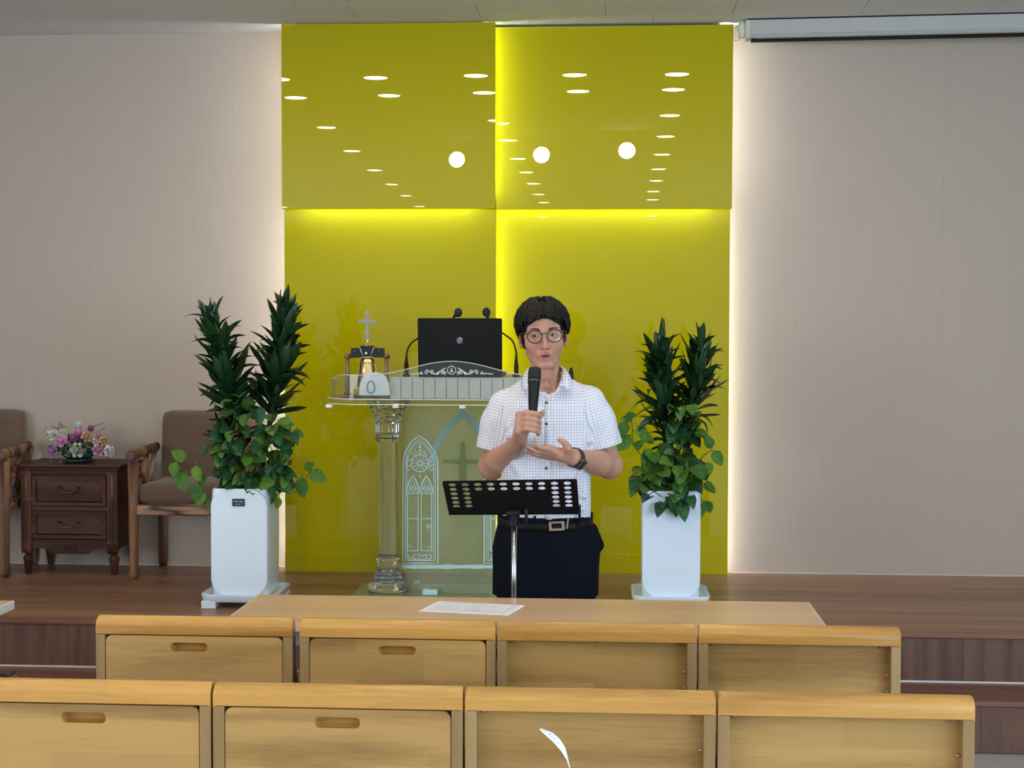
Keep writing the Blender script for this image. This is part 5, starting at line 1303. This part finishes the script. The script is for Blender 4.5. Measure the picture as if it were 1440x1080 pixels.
# torso (under the shirt), neck
zc = lambda y: P(768, y).z
Bf.put(loft([(.96, ctr, 0 + YM, .15, .10), (1.10, ctr, YM, .145, .10), (zc(620), ctr, YM, .155, .105), (zc(575), ctr, YM + .01, .165, .095), (zc(558), ctr, YM + .015, .12, .07), (zc(548), ctr, YM + .02, .07, .055)]), .03)
nk = Hd(0, -.036, -.07); nb_ = P(770, 552, .03)
Bf.put(cone(nk, nb_, .047, .060), .015)
for q in (-1, 1): Bf.put(cone(Hd(q * .045, -.02, -.06), P(770 + q * 9, 555, -.055), .010, .009), .02)   # neck muscles
Bf.put(ell(P(768, 541, -.035), (.011, .012, .013)), .02)
# arms
for sh, el, wr, s in ((shR, elR, wrR, -1), (shL, elL, wrL, 1)):
    Bf.put(cone(sh.lerp(el, .12) + Vector((-s * .012, 0, 0)), el, .040, .042), .02)
    md = el.lerp(wr, .28)
    Bf.put(cone(el, md, .042, .041), .025); Bf.put(cone(md, wr, .042, .027), .02)
    Bf.put(ell(el + Vector((0, .01, -.01)), (.036, .036, .036)), .02)
# --- head
for p_, k in ((hell((0, -.014, .034), (.076, .095, .083)), .02), (hell((0, .030, -.015), (.064, .058, .082)), .02), (hell((0, .020, -.056), (.053, .056, .046)), .016),
              (hell((0, .064, -.100), (.023, .019, .015)), .016), (hcone((.049, .0, -.058), (.018, .060, -.102), .014, .012), .014), (hcone((-.049, .0, -.058), (-.018, .060, -.102), .014, .012), .02),
              (hell((.041, .057, -.030), (.023, .020, .020)), .02), (hell((-.041, .057, -.030), (.023, .020, .020)), .02),
              (hcone((.014, .082, .022), (.046, .066, .024), .009, .008), .014), (hcone((-.014, .082, .022), (-.046, .066, .024), .009, .008), .014)): Bf.put(p_, k)
for s in (-1, 1):
    Bf.put(hell((s * .0315, .094, -.001), (.019, .013, .010)), .012, cut=True)
    Bf.put(hell((s * .0315, .0725, -.001), (.0150, .0150, .0135)), .004)
    Bf.put(hell((s * .0315, .0885, -.0006), (.0125, .008, .0021)), .002, cut=True)
Bf.put(hcone((0, .084, .004), (0, .104, -.036), .0070, .0095), .012)
Bf.put(hell((0, .102, -.039), (.012, .010, .009)), .008)
for s in (-1, 1):
    Bf.put(hell((s * .0125, .092, -.042), (.0080, .009, .0070)), .006); Bf.put(hell((s * .0065, .102, -.0485), (.0038, .005, .0030)), .003, cut=True)
Bf.put(hell((0, .076, -.070), (.026, .014, .020)), .015)
Bf.put(hcone((-.019, .078, -.0685), (-.004, .0895, -.0648), .0040, .0056), .005); Bf.put(hcone((.019, .078, -.0685), (.004, .0895, -.0648), .0040, .0056), .005)
Bf.put(hcone((-.014, .080, -.079), (0, .087, -.0795), .0050, .0068), .006); Bf.put(hcone((.014, .080, -.079), (0, .087, -.0795), .0050, .0068), .006)
Bf.put(hell((0, .092, -.0715), (.0150, .010, .0026)), .003, cut=True)
for s in (-1, 1):
    Re = HM @ Matrix.Rotation(s * -.35, 3, 'Z')
    Bf.put(ell(Hd(s * .0785, -.006, -.012), (.0070 * KS, .018 * KS, .030 * KS), Re), .008)
    Bf.put(ell(Hd(s * .0850, .000, -.006), (.0060 * KS, .010 * KS, .017 * KS), Re), .005, cut=True)
    Bf.put(ell(Hd(s * .0765, .004, -.036), (.006 * KS, .008 * KS, .009 * KS)), .006)
# --- right hand (image left) closed round the microphone
mic0, mic1 = P(748.3, 602, -.255), P(751.8, 524, -.175)
ma = (mic1 - mic0).normalized()
side = (Vector((1, 0, 0)) - ma * ma.x).normalized(); fwd = ma.cross(side).normalized()
if fwd.y > 0: fwd = -fwd
def ringp(ang, rad, s): return mic0 + side * (rad * math.cos(ang)) + fwd * (rad * math.sin(ang)) + ma * s
D = math.radians
palm_c = ringp(D(200), .040, .012)
kn = []
for i, (s_, rf) in enumerate(((.042, .0092), (.0215, .0096), (.0015, .0092), (-.0170, .0082))):
    k0 = ringp(D(168), .047, s_); k1 = ringp(D(118), .036 + .001 * i, s_ + .002); k2 = ringp(D(62), .0265, s_ + .001); k3 = ringp(D(12), .0245, s_ - .001); k4 = ringp(D(-25), .0235, s_ - .002)
    Bf.put(cone(k0, k1, rf * 1.08, rf * 1.02), .003); Bf.put(cone(k1, k2, rf * 1.06, rf), .0018); Bf.put(cone(k2, k3, rf * 1.0, rf * .92), .0018); Bf.put(cone(k3, k4, rf * .92, rf * .85), .0035)
    kn.append(k0)
pc0 = ringp(D(205), .040, .036); pc1 = ringp(D(205), .038, -.012)
wr2 = wrR + (mic0 - wrR) * .12
for k0 in kn: Bf.put(cone(k0, wr2.lerp(k0, .25), .0115, .018), .010)
Bf.put(cone(pc0, wr2, .015, .022), .012); Bf.put(cone(pc1, wr2, .014, .024), .012)
tb0 = ringp(D(235), .032, .015); tb1 = ringp(D(285), .030, .040); tb2 = ringp(D(335), .0295, .052); tb3 = ringp(D(8), .0350, .056)
Bf.put(cone(wr2, tb0, .020, .0145), .010); Bf.put(cone(tb0, tb1, .0135, .0105), .006); Bf.put(cone(tb1, tb2, .0108, .0098), .004); Bf.put(cone(tb2, tb3, .0098, .0085), .003)
# --- left hand (image right), open, palm up
def W_(px, py, dy): return P(px, py, dy)
pk = [W_(770, 630.5, -.255), W_(767, 634.5, -.245), W_(768, 638.5, -.228), W_(771.5, 642, -.212)]    # knuckles index..little
tip = [W_(752.5, 624.5, -.285), W_(742.5, 628, -.268), W_(740.5, 633.2, -.250), W_(748.5, 638.5, -.226)]
midp = [W_(760.5, 630.0, -.274), W_(753.5, 634.0, -.262), W_(753, 638.3, -.243), W_(759, 641.8, -.222)]
for i, rf in enumerate((.0087, .0090, .0086, .0076)):
    Bf.put(cone(pk[i], midp[i], rf * 1.12, rf), .004); Bf.put(cone(midp[i], tip[i], rf, rf * .82), .0018)
    Bf.put(cone(pk[i], wrL.lerp(pk[i], .25), .0120, .0190), .010)
Bf.put(cone(wrL, W_(790, 640, -.225), .026, .020), .012)
t0, t1, t2, t3 = W_(800, 640, -.225), W_(798.5, 630, -.255), W_(793.5, 622.0, -.265), W_(787.0, 618.5, -.268)
Bf.put(cone(t0, t1, .018, .0145), .010); Bf.put(cone(t1, t2, .0130, .0105), .006); Bf.put(cone(t2, t3, .0102, .0085), .004)
body = Bf.mesh('body', M['skin'])
# tints
co = np.empty(len(body.vertices) * 3, np.float32); body.vertices.foreach_get('co', co); co = co.reshape(-1, 3)
HMn = np.array(HM.inverted()); hl = ((co - np.array(hc)) / KS) @ HMn.T
tint = np.ones((len(co), 4), np.float32)
def blob(c, r, col, soft=1.0):
    d = np.sqrt((((hl - np.array(c)) / np.array(r)) ** 2).sum(1)); w_ = np.clip((1.25 - d) / .45, 0, 1)[:, None] * soft
    tint[:, :3] = tint[:, :3] * (1 - w_) + np.array(col) * w_
blob((0, .088, -.072), (.0235, .016, .0118), (.78, .53, .58)); blob((0, .092, -.0718), (.016, .012, .0026), (.25, .12, .12))  # lip colour, then shade painted into the mouth gap
blob((0, .10, -.040), (.018, .02, .012), (1.05, .86, .82), .8); blob((.085, 0, -.01), (.012, .025, .035), (1.05, .82, .78), .8); blob((-.085, 0, -.01), (.012, .025, .035), (1.05, .82, .78), .8)
blob((.042, .075, -.035), (.022, .03, .02), (1.03, .90, .88), .5); blob((-.042, .075, -.035), (.022, .03, .02), (1.03, .90, .88), .5)
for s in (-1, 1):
    blob((s * .0065, .104, -.0485), (.0042, .01, .0032), (.35, .22, .2)); blob((s * .0315, .088, -.0005), (.0135, .02, .0046), (.45, .33, .3), .9)  # shade painted into the nostril holes; darker eye rims
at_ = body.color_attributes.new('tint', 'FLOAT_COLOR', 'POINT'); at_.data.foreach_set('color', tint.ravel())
def link(me, name, parent=root, label=None):
    me.transform(WM[root].inverted()); o = bpy.data.objects.new(name, me); COL.objects.link(o); o.parent = parent; WM[o] = WM[root]
    if label: o['label'] = label
    return o
body_o = link(body, 'body', label='head, neck and bare forearms, one hand open with palm up')
# eyes, brows
M['eye_w'] = mat('eye_white', (.62, .58, .56), .2); M['iris'] = mat('dark_iris', (.012, .008, .006), .12)
for s in (-1, 1):
    e = obj('eye', MB().ball(Hd(s * .0315, .0725, -.001), .0138 * KS, 20, 14), M['eye_w'], root, smooth=True)
    obj('iris', MB().ball(Hd(s * .0315 - .002, .0812, -.0005), .0070 * KS, 14, 10), M['iris'], e, smooth=True)
    rows = []
    for i in range(9):
        u = i / 8; x = s * (.015 + .034 * u); z = .0195 + .0065 * math.sin(u * 2.1) - .004 * u; y = .0945 - .022 * u ** 2
        hh = .0036 * (1 - .55 * u) * (.5 if i == 0 else 1)
        rows.append([Hd(x, y, z - hh), Hd(x, y + .0012, z), Hd(x, y - .001, z + hh)])
    obj('eyebrow', MB().grid(rows), mat('eyebrow_hair', (.05, .03, .022), .7, bump=.6, bscale=300), root, smooth=True)
# --- hair: strands laid over the skull from a centre parting
Hf = Field([hc.x - .16, hc.y - .17, hc.z - .14], [hc.x + .16, hc.y + .19, hc.z + .17], .0020)
HC, HR = (0, -.014, .036), (.0885, .106, .0875)
def scalp(a, p, k=1.0): return (HC[0] + HR[0] * k * math.sin(p) * math.sin(a), HC[1] + HR[1] * k * math.sin(p) * math.cos(a), HC[2] + HR[2] * k * math.cos(p))
Hf.put(hell(HC, (.084, .101, .0860)), .01)
Hf.put(hell((0, -.045, -.004), (.077, .070, .080)), .02)
Hf.put(hell((0, .090, -.022), (.070, .085, .078)), .010, cut=True)      # face opening
for q in (-1, 1): Hf.put(hell((q * .090, .010, -.045), (.030, .055, .046)), .010, cut=True)   # round the ears
Hf.put(hell((0, -.02, -.115), (.11, .12, .045)), .012, cut=True)
rn = random.Random(4)
for i in range(96):
    a = (i + .5) / 96 * 2 * PI - PI; aa = abs(a); s = 1 if a > 0 else -1
    a0 = s * (PI / 2 * .55 + .45 * aa * .8)
    ang = math.degrees(aa)
    ztip = np.interp(ang, [0, 12, 30, 48, 62, 78, 95, 112, 130, 180], [.066, .059, .052, .048, .022, .006, .006, -.024, -.050, -.060]) + rn.uniform(-.009, .007)
    kk = 1.0 + rn.uniform(-.012, .035) + (.03 if 50 < ang < 110 else 0)
    pe = math.acos(max(-1, min(1, (max(ztip, HC[2] - .03) - HC[2]) / (HR[2] * kk))))
    pts = []; N = 6
    for k in range(N + 1):
        f_ = k / N; p_ = .10 + (pe - .10) * f_; ak = a0 + (a - a0) * min(1, f_ * 1.35); x, y, z = scalp(ak, p_, kk)
        if ang < 62: y += .006 * f_
        if k == 0: z -= .004
        pts.append((x, y, z))
    last = pts[-1]
    if ztip < last[2] - .003: pts.append((last[0] * .97, last[1] * (1 if last[1] > 0 else .95), ztip))
    n_p = len(pts) - 1; rr_ = rn.uniform(.0062, .0090)
    for k in range(n_p):
        r1 = rr_ * (1 - .30 * (k / n_p)) ; r2 = rr_ * (1 - .30 * ((k + 1) / n_p)) if k < n_p - 1 else .0022
        Hf.put(hcone(pts[k], pts[k + 1], r1, r2), .0022)
Hf.put(hcone((.002, .060, .130), (.002, .02, .137), .0045, .0045), .008, cut=True)
for i in range(7): x = rn.uniform(-.03, .03); Hf.put(hcone((x, rn.uniform(-.03, .03), .117), (x * 1.5 + .004, rn.uniform(-.02, .04), .127), .0028, .0010), .003)
link(Hf.mesh('hair', M['hair']), 'hair')
# --- glasses
M['frame'] = mat('dark_tortoise_frame', (.035, .012, .010), .3)
M['lens'] = thin_glass('spectacle_lens', (.97, .97, .97), .0, (1, 1, 1))
gl = MB(); lens = MB()
for s in (-1, 1):
    c_ = (s * .0335, -.0035); pts = []
    for i in range(33):
        a = 2 * PI * i / 32; x = c_[0] + .0245 * math.cos(a); z = c_[1] + .0215 * math.sin(a); pts.append(Hd(x, .105 - .25 * max(0, abs(x) - .03), z))
    gl.tube(pts, .0021, 8, cap=False); lens.add([p for p in pts[:-1]], [tuple(range(32))])
    gl.tube([Hd(s * .0565, .0985, .006), Hd(s * .066, .092, .010), Hd(s * .073, .083, .010), Hd(s * .0795, .03, .006), Hd(s * .083, -.006, .002)], [.0026, .0026, .0018, .0014, .0014], 8)
gl.tube([Hd(-.0100, .1055, .003), Hd(-.005, .1085, .006), Hd(.005, .1085, .006), Hd(.0100, .1055, .003)], .0017, 8)
g_ = obj('glasses', gl, M['frame'], root, smooth=True, label='round dark tortoise spectacles')
obj('lens', lens, M['lens'], g_)

# --- shirt
M['shirt'], n_, b_ = nt('white_checked_cotton'); L = n_.links.new
uv = n_.nodes.new('ShaderNodeUVMap'); uv.uv_map = 'weave'; sp = n_.nodes.new('ShaderNodeSeparateXYZ'); L(uv.outputs[0], sp.inputs[0])
def linefac(sock, period, width):
    a = n_.nodes.new('ShaderNodeMath'); a.operation = 'PINGPONG'; a.inputs[1].default_value = period / 2; L(sock, a.inputs[0])
    c_ = n_.nodes.new('ShaderNodeMapRange'); c_.inputs[1].default_value = width * .35; c_.inputs[2].default_value = width; c_.inputs[3].default_value = 1; c_.inputs[4].default_value = 0; L(a.outputs[0], c_.inputs[0]); return c_.outputs[0]
fu, fv = linefac(sp.outputs[0], .0102, .0015), linefac(sp.outputs[1], .0102, .0015)
mxm = n_.nodes.new('ShaderNodeMath'); mxm.operation = 'ADD'; L(fu, mxm.inputs[0]); L(fv, mxm.inputs[1])
sc2 = n_.nodes.new('ShaderNodeMath'); sc2.operation = 'MULTIPLY'; sc2.use_clamp = True; sc2.inputs[1].default_value = .66; L(mxm.outputs[0], sc2.inputs[0])
mc = n_.nodes.new('ShaderNodeMix'); mc.data_type = 'RGBA'; mc.inputs[6].default_value = (.80, .81, .88, 1); mc.inputs[7].default_value = (.38, .36, .48, 1)
L(sc2.outputs[0], mc.inputs[0]); L(mc.outputs[2], b_.inputs['Base Color']); b_.inputs['Roughness'].default_value = .85; b_.inputs['Sheen Weight'].default_value = .1
tn = n_.nodes.new('ShaderNodeTexNoise'); tn.inputs['Scale'].default_value = 11; tcn = n_.nodes.new('ShaderNodeTexCoord'); mpn = n_.nodes.new('ShaderNodeMapping'); mpn.inputs['Rotation'].default_value = (0, .5, 0); mpn.inputs['Scale'].default_value = (2.2, 1, .7)
L(tcn.outputs['Object'], mpn.inputs[0]); L(mpn.outputs[0], tn.inputs[0])
bp = n_.nodes.new('ShaderNodeBump'); bp.inputs['Strength'].default_value = .85; bp.inputs['Distance'].default_value = .02; L(tn.outputs[0], bp.inputs['Height']); L(bp.outputs[0], b_.inputs['Normal'])
Sf = Field((ctr - .30, YM - .22, .92), (ctr + .31, YM + .20, 1.50), .003)
zz = lambda y: P(768, y, -.1).z
tx = lambda xl, xr: ((P(xl, 600).x + P(xr, 600).x) / 2, (P(xr, 600).x - P(xl, 600).x) / 2)
def sec(y, xl, xr, cy, ry):
    c_, r_ = tx(xl, xr); return (P(768, y, 0).z, c_, YM + cy, r_, ry)
Sf.put(loft([sec(745, 708, 828, 0, .108), sec(728, 705, 832, -.002, .122), sec(712, 704.5, 833, -.004, .130), sec(690, 705, 831, -.002, .128), sec(660, 705, 831, 0, .122), sec(625, 704, 834, 0, .122), sec(590, 700, 838, .005, .118), sec(570, 703, 835, .01, .108), sec(560, 712, 826, .016, .094), sec(550, 728, 812, .02, .075), sec(542, 742, 800, .022, .064), sec(538, 750, 792, .024, .058)], 2.4), .02)
for sh, el, s in ((shR, elR, -1), (shL, elL, 1)):
    hem = sh.lerp(el, .74)
    top = sh + Vector((s * -.012, 0, .004))
    Sf.put(cone(top, sh.lerp(el, .3), .052, .058), .03)
    Sf.put(cone(sh.lerp(el, .25), hem, .060, .066), .02)
    Sf.put(cone(P(768 + s * 26, 539, .025), top, .026, .040), .03)
rn = random.Random(8)
folds = [((714, 600, -.10), (735, 575, -.105)), ((712, 615, -.10), (742, 597, -.115)), 
         ((712, 690, -.10), (740, 672, -.12)), ((722, 712, -.12), (760, 690, -.13)), ((826, 700, -.10), (795, 685, -.125)), ((820, 716, -.11), (790, 708, -.128)), ((716, 640, -.095), (728, 662, -.105)), ((824, 655, -.10), (812, 672, -.115))]
for a, b2 in folds: Sf.put(cone(P(a[0], a[1], a[2]), P(b2[0], b2[1], b2[2]), .004, .002), .03)
for sh, el, s in ((shR, elR, -1), (shL, elL, 1)):
    ax = (el - sh).normalized(); hem = sh.lerp(el, .66)
    lo = [min(sh.x, el.x) - .12, YM - .2, el.z - .05]; hi = [max(sh.x, el.x) + .12, YM + .2, sh.z]
    n = Vector((ax.x, ax.y, ax.z)); n.z += .0
    # cut cleanly at the hem, only outside the torso
    hemp = sh.lerp(el, .70); tl = np.array([min(sh.x, el.x) - .13, YM - .2, .9]); th_ = np.array([max(sh.x, el.x) + .13, YM + .2, 1.6])
    xin = (P(706, 640).x if s < 0 else P(831, 640).x)
    def cutfn(X, Y, Z, hemp=hemp, n=n, s=s, xin=xin):
        d1 = (X - hemp.x) * n.x + (Y - hemp.y) * n.y + (Z - hemp.z) * n.z      # beyond the hem > 0
        d2 = (X - xin) * s                                                      # outside the torso side > 0
        return -np.minimum(d1, d2)
    Sf.put((tl, th_, cutfn), 0.0, cut=True)
    Sf.put(cone(sh.lerp(el, .58), sh.lerp(el, .95), .052, .060), .0, cut=True)       # hollow sleeve mouth
for s_, xa, xb in ((1, 829.5, 838), (-1, 706.5, 699)):                   # the crease where the sleeve meets the body
    Sf.put(cone(P(xa, 640, -.075), P(xa, 615, -.095), .012, .007), .012, cut=True); Sf.put(cone(P(xa, 615, -.095), P(xb, 580, -.088), .006, .001), .012, cut=True)
# neck opening and V
Sf.put(cone(P(769, 508, .02), P(769.5, 530, .01), .052, .050), .004, cut=True)
zV = P(771, 556, -.11).z; xV = P(770.5, 556, -.11).x
Sf.put((np.array([xV - .06, YM - .2, zV]), np.array([xV + .06, YM, zV + .12]), lambda X, Y, Z: np.maximum(np.maximum(np.abs(X - xV) - np.clip((Z - zV) * 1.35, 0, .044), zV - Z), Y - (YM - .012))), .002, cut=True)
shirt = Sf.mesh('shirt', M['shirt'])
nq = len(shirt.polygons); co = np.empty(len(shirt.vertices) * 3, np.float32); shirt.vertices.foreach_get('co', co); co = co.reshape(-1, 3)
vi = np.empty(nq * 4, np.int32); shirt.loops.foreach_get('vertex_index', vi); fc_ = co[vi].reshape(nq, 4, 3).mean(1)
U = np.zeros((nq * 4, 2), np.float32); lv = co[vi]
ang_ = np.arctan2(lv[:, 0] - ctr, -(lv[:, 1] - YM) * 1.25); front = np.clip((lv[:, 0] - ctr) / .15, -1, 1)
U[:, 0] = np.where(np.abs(ang_) < 1.0, (lv[:, 0] - ctr), np.sign(ang_) * (.135 + (np.abs(ang_) - 1.0) * .13)); U[:, 1] = lv[:, 2]
for sh, el, s in ((shR, elR, -1), (shL, elL, 1)):
    a_, b2 = V3(sh), V3(el); ab = (b2 - a_) / np.linalg.norm(b2 - a_)
    rel = fc_ - a_; t_ = rel @ ab; rad = np.linalg.norm(rel - t_[:, None] * ab, axis=1)
    bnd = a_[0] - s * .012 + s * np.clip(t_, 0, .3) * .0
    sel = (s * (fc_[:, 0] - (a_[0] - s * (.028 - .06 * np.clip(t_, 0, .3)))) > 0) & (t_ > -.06)
    selL = np.repeat(sel, 4); relL = lv - a_; tL = relL @ ab; q_ = relL - tL[:, None] * ab
    u2 = np.arctan2(q_[:, 0], -q_[:, 1]) * .062
    U[selL, 0] = u2[selL]; U[selL, 1] = tL[selL]
ul = shirt.uv_layers.new(name='weave'); ul.data.foreach_set('uv', U.ravel())
shirt_o = link(shirt, 'shirt', label='white short-sleeved shirt with a fine blue-grey check')
def uvplane(me, sx=1.0):
    ul = me.uv_layers.new(name='weave'); 
    for lp in me.loops: c_ = me.vertices[lp.vertex_index].co; ul.data[lp.index].uv = (c_.x * sx + .003, c_.z)
# hem bands, placket, collar, buttons
def ycloth(px, py):
    """front surface of the shirt under a pixel"""
    best = None
    o_ = Vector(CAM); d = ray(px, py).normalized()
    t_ = (YM - .25 - CAM.y) / d.y
    ix = None
    for k in range(120):
        p = o_ + d * (t_ + k * .002)
        i, j, l_ = [int(round((p[q] - Sf.lo[q]) / Sf.h)) for q in range(3)]
        if 0 <= i < Sf.n[0] and 0 <= j < Sf.n[1] and 0 <= l_ < Sf.n[2] and Sf.a[i, j, l_] < 0: return p
    return P(px, py, -.12)
pl = []
for i in range(24):
    y = 557 + i * 7.6; cx_ = 771.0 + .004 * i
    pl.append([ycloth(cx_ - 5, y) - ray(768, y) * .0012, ycloth(cx_, y) - ray(768, y) * .0028, ycloth(cx_ + 5, y) - ray(768, y) * .0022])
plm = MB().grid(pl).mesh('placket', M['shirt'], WM[root], True); uvplane(plm)
o = bpy.data.objects.new('placket', plm); COL.objects.link(o); o.parent = shirt_o
so = o.modifiers.new('thickness', 'SOLIDIFY'); so.thickness = .0012
M['button'] = mat('dark_button', (.05, .035, .04), .35)
for y in (566.5, 596, 627, 658.5, 690):
    c_ = ycloth(768.2, y) - ray(768, y) * .004
    obj('button', MB().ball(c_, (.0052, .0020, .0052), 14, 6), M['button'], shirt_o, smooth=True)
def collar(s):
    """one side of a turned-down collar: stand at the neck, leaf falling to a pointed tip"""
    inner, outer = [], []
    c0 = 768.5
    A = [(c0 + s * 17, 543.5, -.098), (c0 + s * 20.5, 536, -.080), (c0 + s * 22, 527, -.050), (c0 + s * 22, 518, -.010), (c0 + s * 18, 514, .05), (c0 + s * 3, 512, .085)]
    Bp_ = [(c0 + s * 33.5, 550, -.104), (c0 + s * 35.5, 541, -.070), (c0 + s * 35.5, 534, -.035), (c0 + s * 33, 527.5, .01), (c0 + s * 27, 523, .075), (c0 + s * 4, 522, .11)]
    rows = []
    for k in range(5):
        f_ = k / 4
        row = []
        for a, b2 in zip(A, Bp_):
            p = P(*a).lerp(P(*b2), f_); p.z += .008 * math.sin(f_ * PI) * (1 if a[2] > -.1 else .4); p.y -= .005 * math.sin(f_ * PI); row.append(p)
        rows.append(row)
    me = MB().grid(rows).mesh('collar_leaf', M['shirt'], WM[root], True); uvplane(me)
    o = bpy.data.objects.new('collar_leaf', me); COL.objects.link(o); o.parent = shirt_o
    so = o.modifiers.new('thickness', 'SOLIDIFY'); so.thickness = .0022
collar(-1); collar(1)
vb = [P(c0 + s_ * 17.5, 541, -.092) for c0, s_ in ((770.5, -1),)] + [P(757.5, 550.5, -.103), P(770.8, 559, -.117), P(783.5, 550.5, -.103), P(788, 541, -.092)]
o = obj('neck_band', MB().tube([P(751, 530, -.045)] + vb + [P(791, 530, -.045)], .0048, 8, squash=(1, .6)), M['shirt'], shirt_o, smooth=True); uvplane(o.data)
# chest pocket hint on the image-right side
# --- trousers
Tf = Field((ctr - .26, YM - .20, -.01), (ctr + .27, YM + .22, 1.02), .0045)
zb3 = P(768, 722, -.1).z
def tsec(y, xl, xr, cy, ry): c_, r_ = tx(xl, xr); return (P(768, y, 0).z, c_, YM + cy, r_, ry)
Tf.put(loft([tsec(835, 693, 842, .01, .120), tsec(800, 693.5, 843, .010, .130), tsec(770, 693, 845, .008, .132), tsec(750, 697, 838, .002, .130), tsec(733, 701, 834, -.002, .128), tsec(721.5, 705, 831, -.004, .124)], 2.5), .02)
Tf.put(cone(P(843, 766, .0), P(836, 742, .0), .016, .008), .02)
zk = .50
for s in (-1, 1):
    hx_ = ctr + s * .088; Tf.put(cone((hx_, YM + .01, .80), (ctr + s * .105, YM, .46), .090, .070), .02); Tf.put(cone((ctr + s * .105, YM, .46), (ctr + s * .11, YM + .015, .09), .070, .060), .03)
Tf.put(cone((ctr, YM - .14, .80), (ctr, YM - .12, .1), .008, .02), .02, cut=True)
link(Tf.mesh('trousers', M['trouser']), 'trousers', label='dark navy trousers')
bl = []
for i in range(49):
    a = 2 * PI * i / 48; c_, r_ = tx(702.5, 832.5); ex2 = 2 / 2.5
    x = c_ + (r_ + .003) * math.copysign(abs(math.cos(a)) ** ex2, math.cos(a)); y = YM - .003 + .1305 * math.copysign(abs(math.sin(a)) ** ex2, math.sin(a))
    dip = .022 * max(0, -math.sin(a)) 
    zc_ = P(768, 727, 0).z - dip
    bl.append([Vector((x, y, zc_ - .014)), Vector((x, y, zc_ + .014))])
be = obj('belt', MB().grid(bl), M['belt'], root, smooth=True); so = be.modifiers.new('thickness', 'SOLIDIFY'); so.thickness = .0035; so.offset = 1
b0 = P(783, 740, -.142)
w2, h2 = .0265, .0150
bk = plate('buckle', rrect(-w2, w2, -h2, h2, .003), [rrect(-w2 + .007, w2 - .009, -h2 + .006, h2 - .005, .002)], .005, .0006)
bk.materials.append(mat('brushed_buckle', (.62, .56, .46), .3, metal=1.0)); bk.transform(Matrix.Translation(b0 - WM[root].translation) @ Matrix.Rotation(-.06, 4, 'Y'))
o = bpy.data.objects.new('buckle', bk); COL.objects.link(o); o.parent = be
k_ = P(798, 737, -.138); obj('belt_loop', MB().box(k_, (.0055, .008, .034), Euler((0, .12, 0))), M['chrome'], be, bevel=.002)
for x_, z_ in ((722, 730), (752, 735), (815, 731)): q = P(x_, z_, -.134 + abs(x_ - 768) * .0003); obj('trouser_loop', MB().box(q, (.009, .005, .048)), M['trouser'], be, bevel=.001)
M['shoe'] = mat('black_shoe_leather', (.012, .012, .012), .3)
for s in (-1, 1):
    Sh = Field((ctr + s * .115 - .08, YM - .22, -.01), (ctr + s * .115 + .08, YM + .12, .14), .004)
    Sh.put(cone((ctr + s * .112, YM + .04, .045), (ctr + s * .120, YM - .13, .030), .042, .034), .02); Sh.put(cone((ctr + s * .112, YM + .03, .05), (ctr + s * .112, YM + .02, .10), .042, .040), .02)
    Sh.put((np.array([ctr - .4, YM - .3, -.1]), np.array([ctr + .4, YM + .3, .004]), lambda X, Y, Z: Z - .002 + 0 * X + 0 * Y), 0.0, cut=True)
    link(Sh.mesh('shoe', M['shoe']), 'shoe')
# --- wrist watch
wa = (wrL - elL).normalized(); wc = wrL + wa * -.012
wn_ = Vector((.60, -.50, -.62)); wn_ = (wn_ - wa * wn_.dot(wa)).normalized(); wb_ = wa.cross(wn_)
rows = []
for i in range(33):
    a = 2 * PI * i / 32; r_ = .0315; p = wc + (wn_ * math.cos(a) + wb_ * math.sin(a)) * r_
    rows.append([p - wa * .0105, p + wa * .0105])
wt = obj('wrist_watch', MB().grid(rows), mat('black_strap', (.02, .02, .022), .5), root, smooth=True, label='black square wrist watch'); so = wt.modifiers.new('thickness', 'SOLIDIFY'); so.thickness = .003; so.offset = 1
Rw = Matrix((wa, wb_, wn_)).transposed()
obj('watch_case', MB().box(wc + wn_ * .0360, (.036, .042, .010), Rw), mat('graphite_case', (.16, .16, .17), .3, metal=.8), wt, bevel=.005, segs=3)
obj('watch_glass', MB().box(wc + wn_ * .0413, (.030, .036, .0012), Rw), mat('watch_glass', (.03, .035, .045), .12, coat=1), wt, bevel=.003, segs=3)
# --- hand-held microphone
mt = thing('handheld_microphone', mic0, 'black wireless hand-held microphone gripped in the man\'s right hand', 'microphone')
Rm = Vector((0, 0, 1)).rotation_difference(ma).to_matrix()
Lm = (mic1 - mic0).length
hb = MB().lathe([(0, -.012), (.011, -.011), (.0135, -.008), (.0140, .02), (.0160, .075), (.0205, Lm - .045), (.0218, Lm - .038)], mic0, 24, Rm)
bo = obj('handle', hb, M['black'], mt, smooth=True)
obj('ring', MB().lathe([(.0218, Lm - .038), (.0229, Lm - .037), (.0229, Lm - .032), (.0218, Lm - .031)], mic0, 24, Rm), mat('dark_ring', (.05, .09, .10), .3, metal=.6), mt, smooth=True)
obj('grille', MB().lathe([(.0217, Lm - .0305), (.0230, Lm - .015), (.0228, Lm + .002), (.0208, Lm + .014), (.012, Lm + .018), (0, Lm + .019)], mic0, 24, Rm), M['black_soft'], mt, smooth=True)
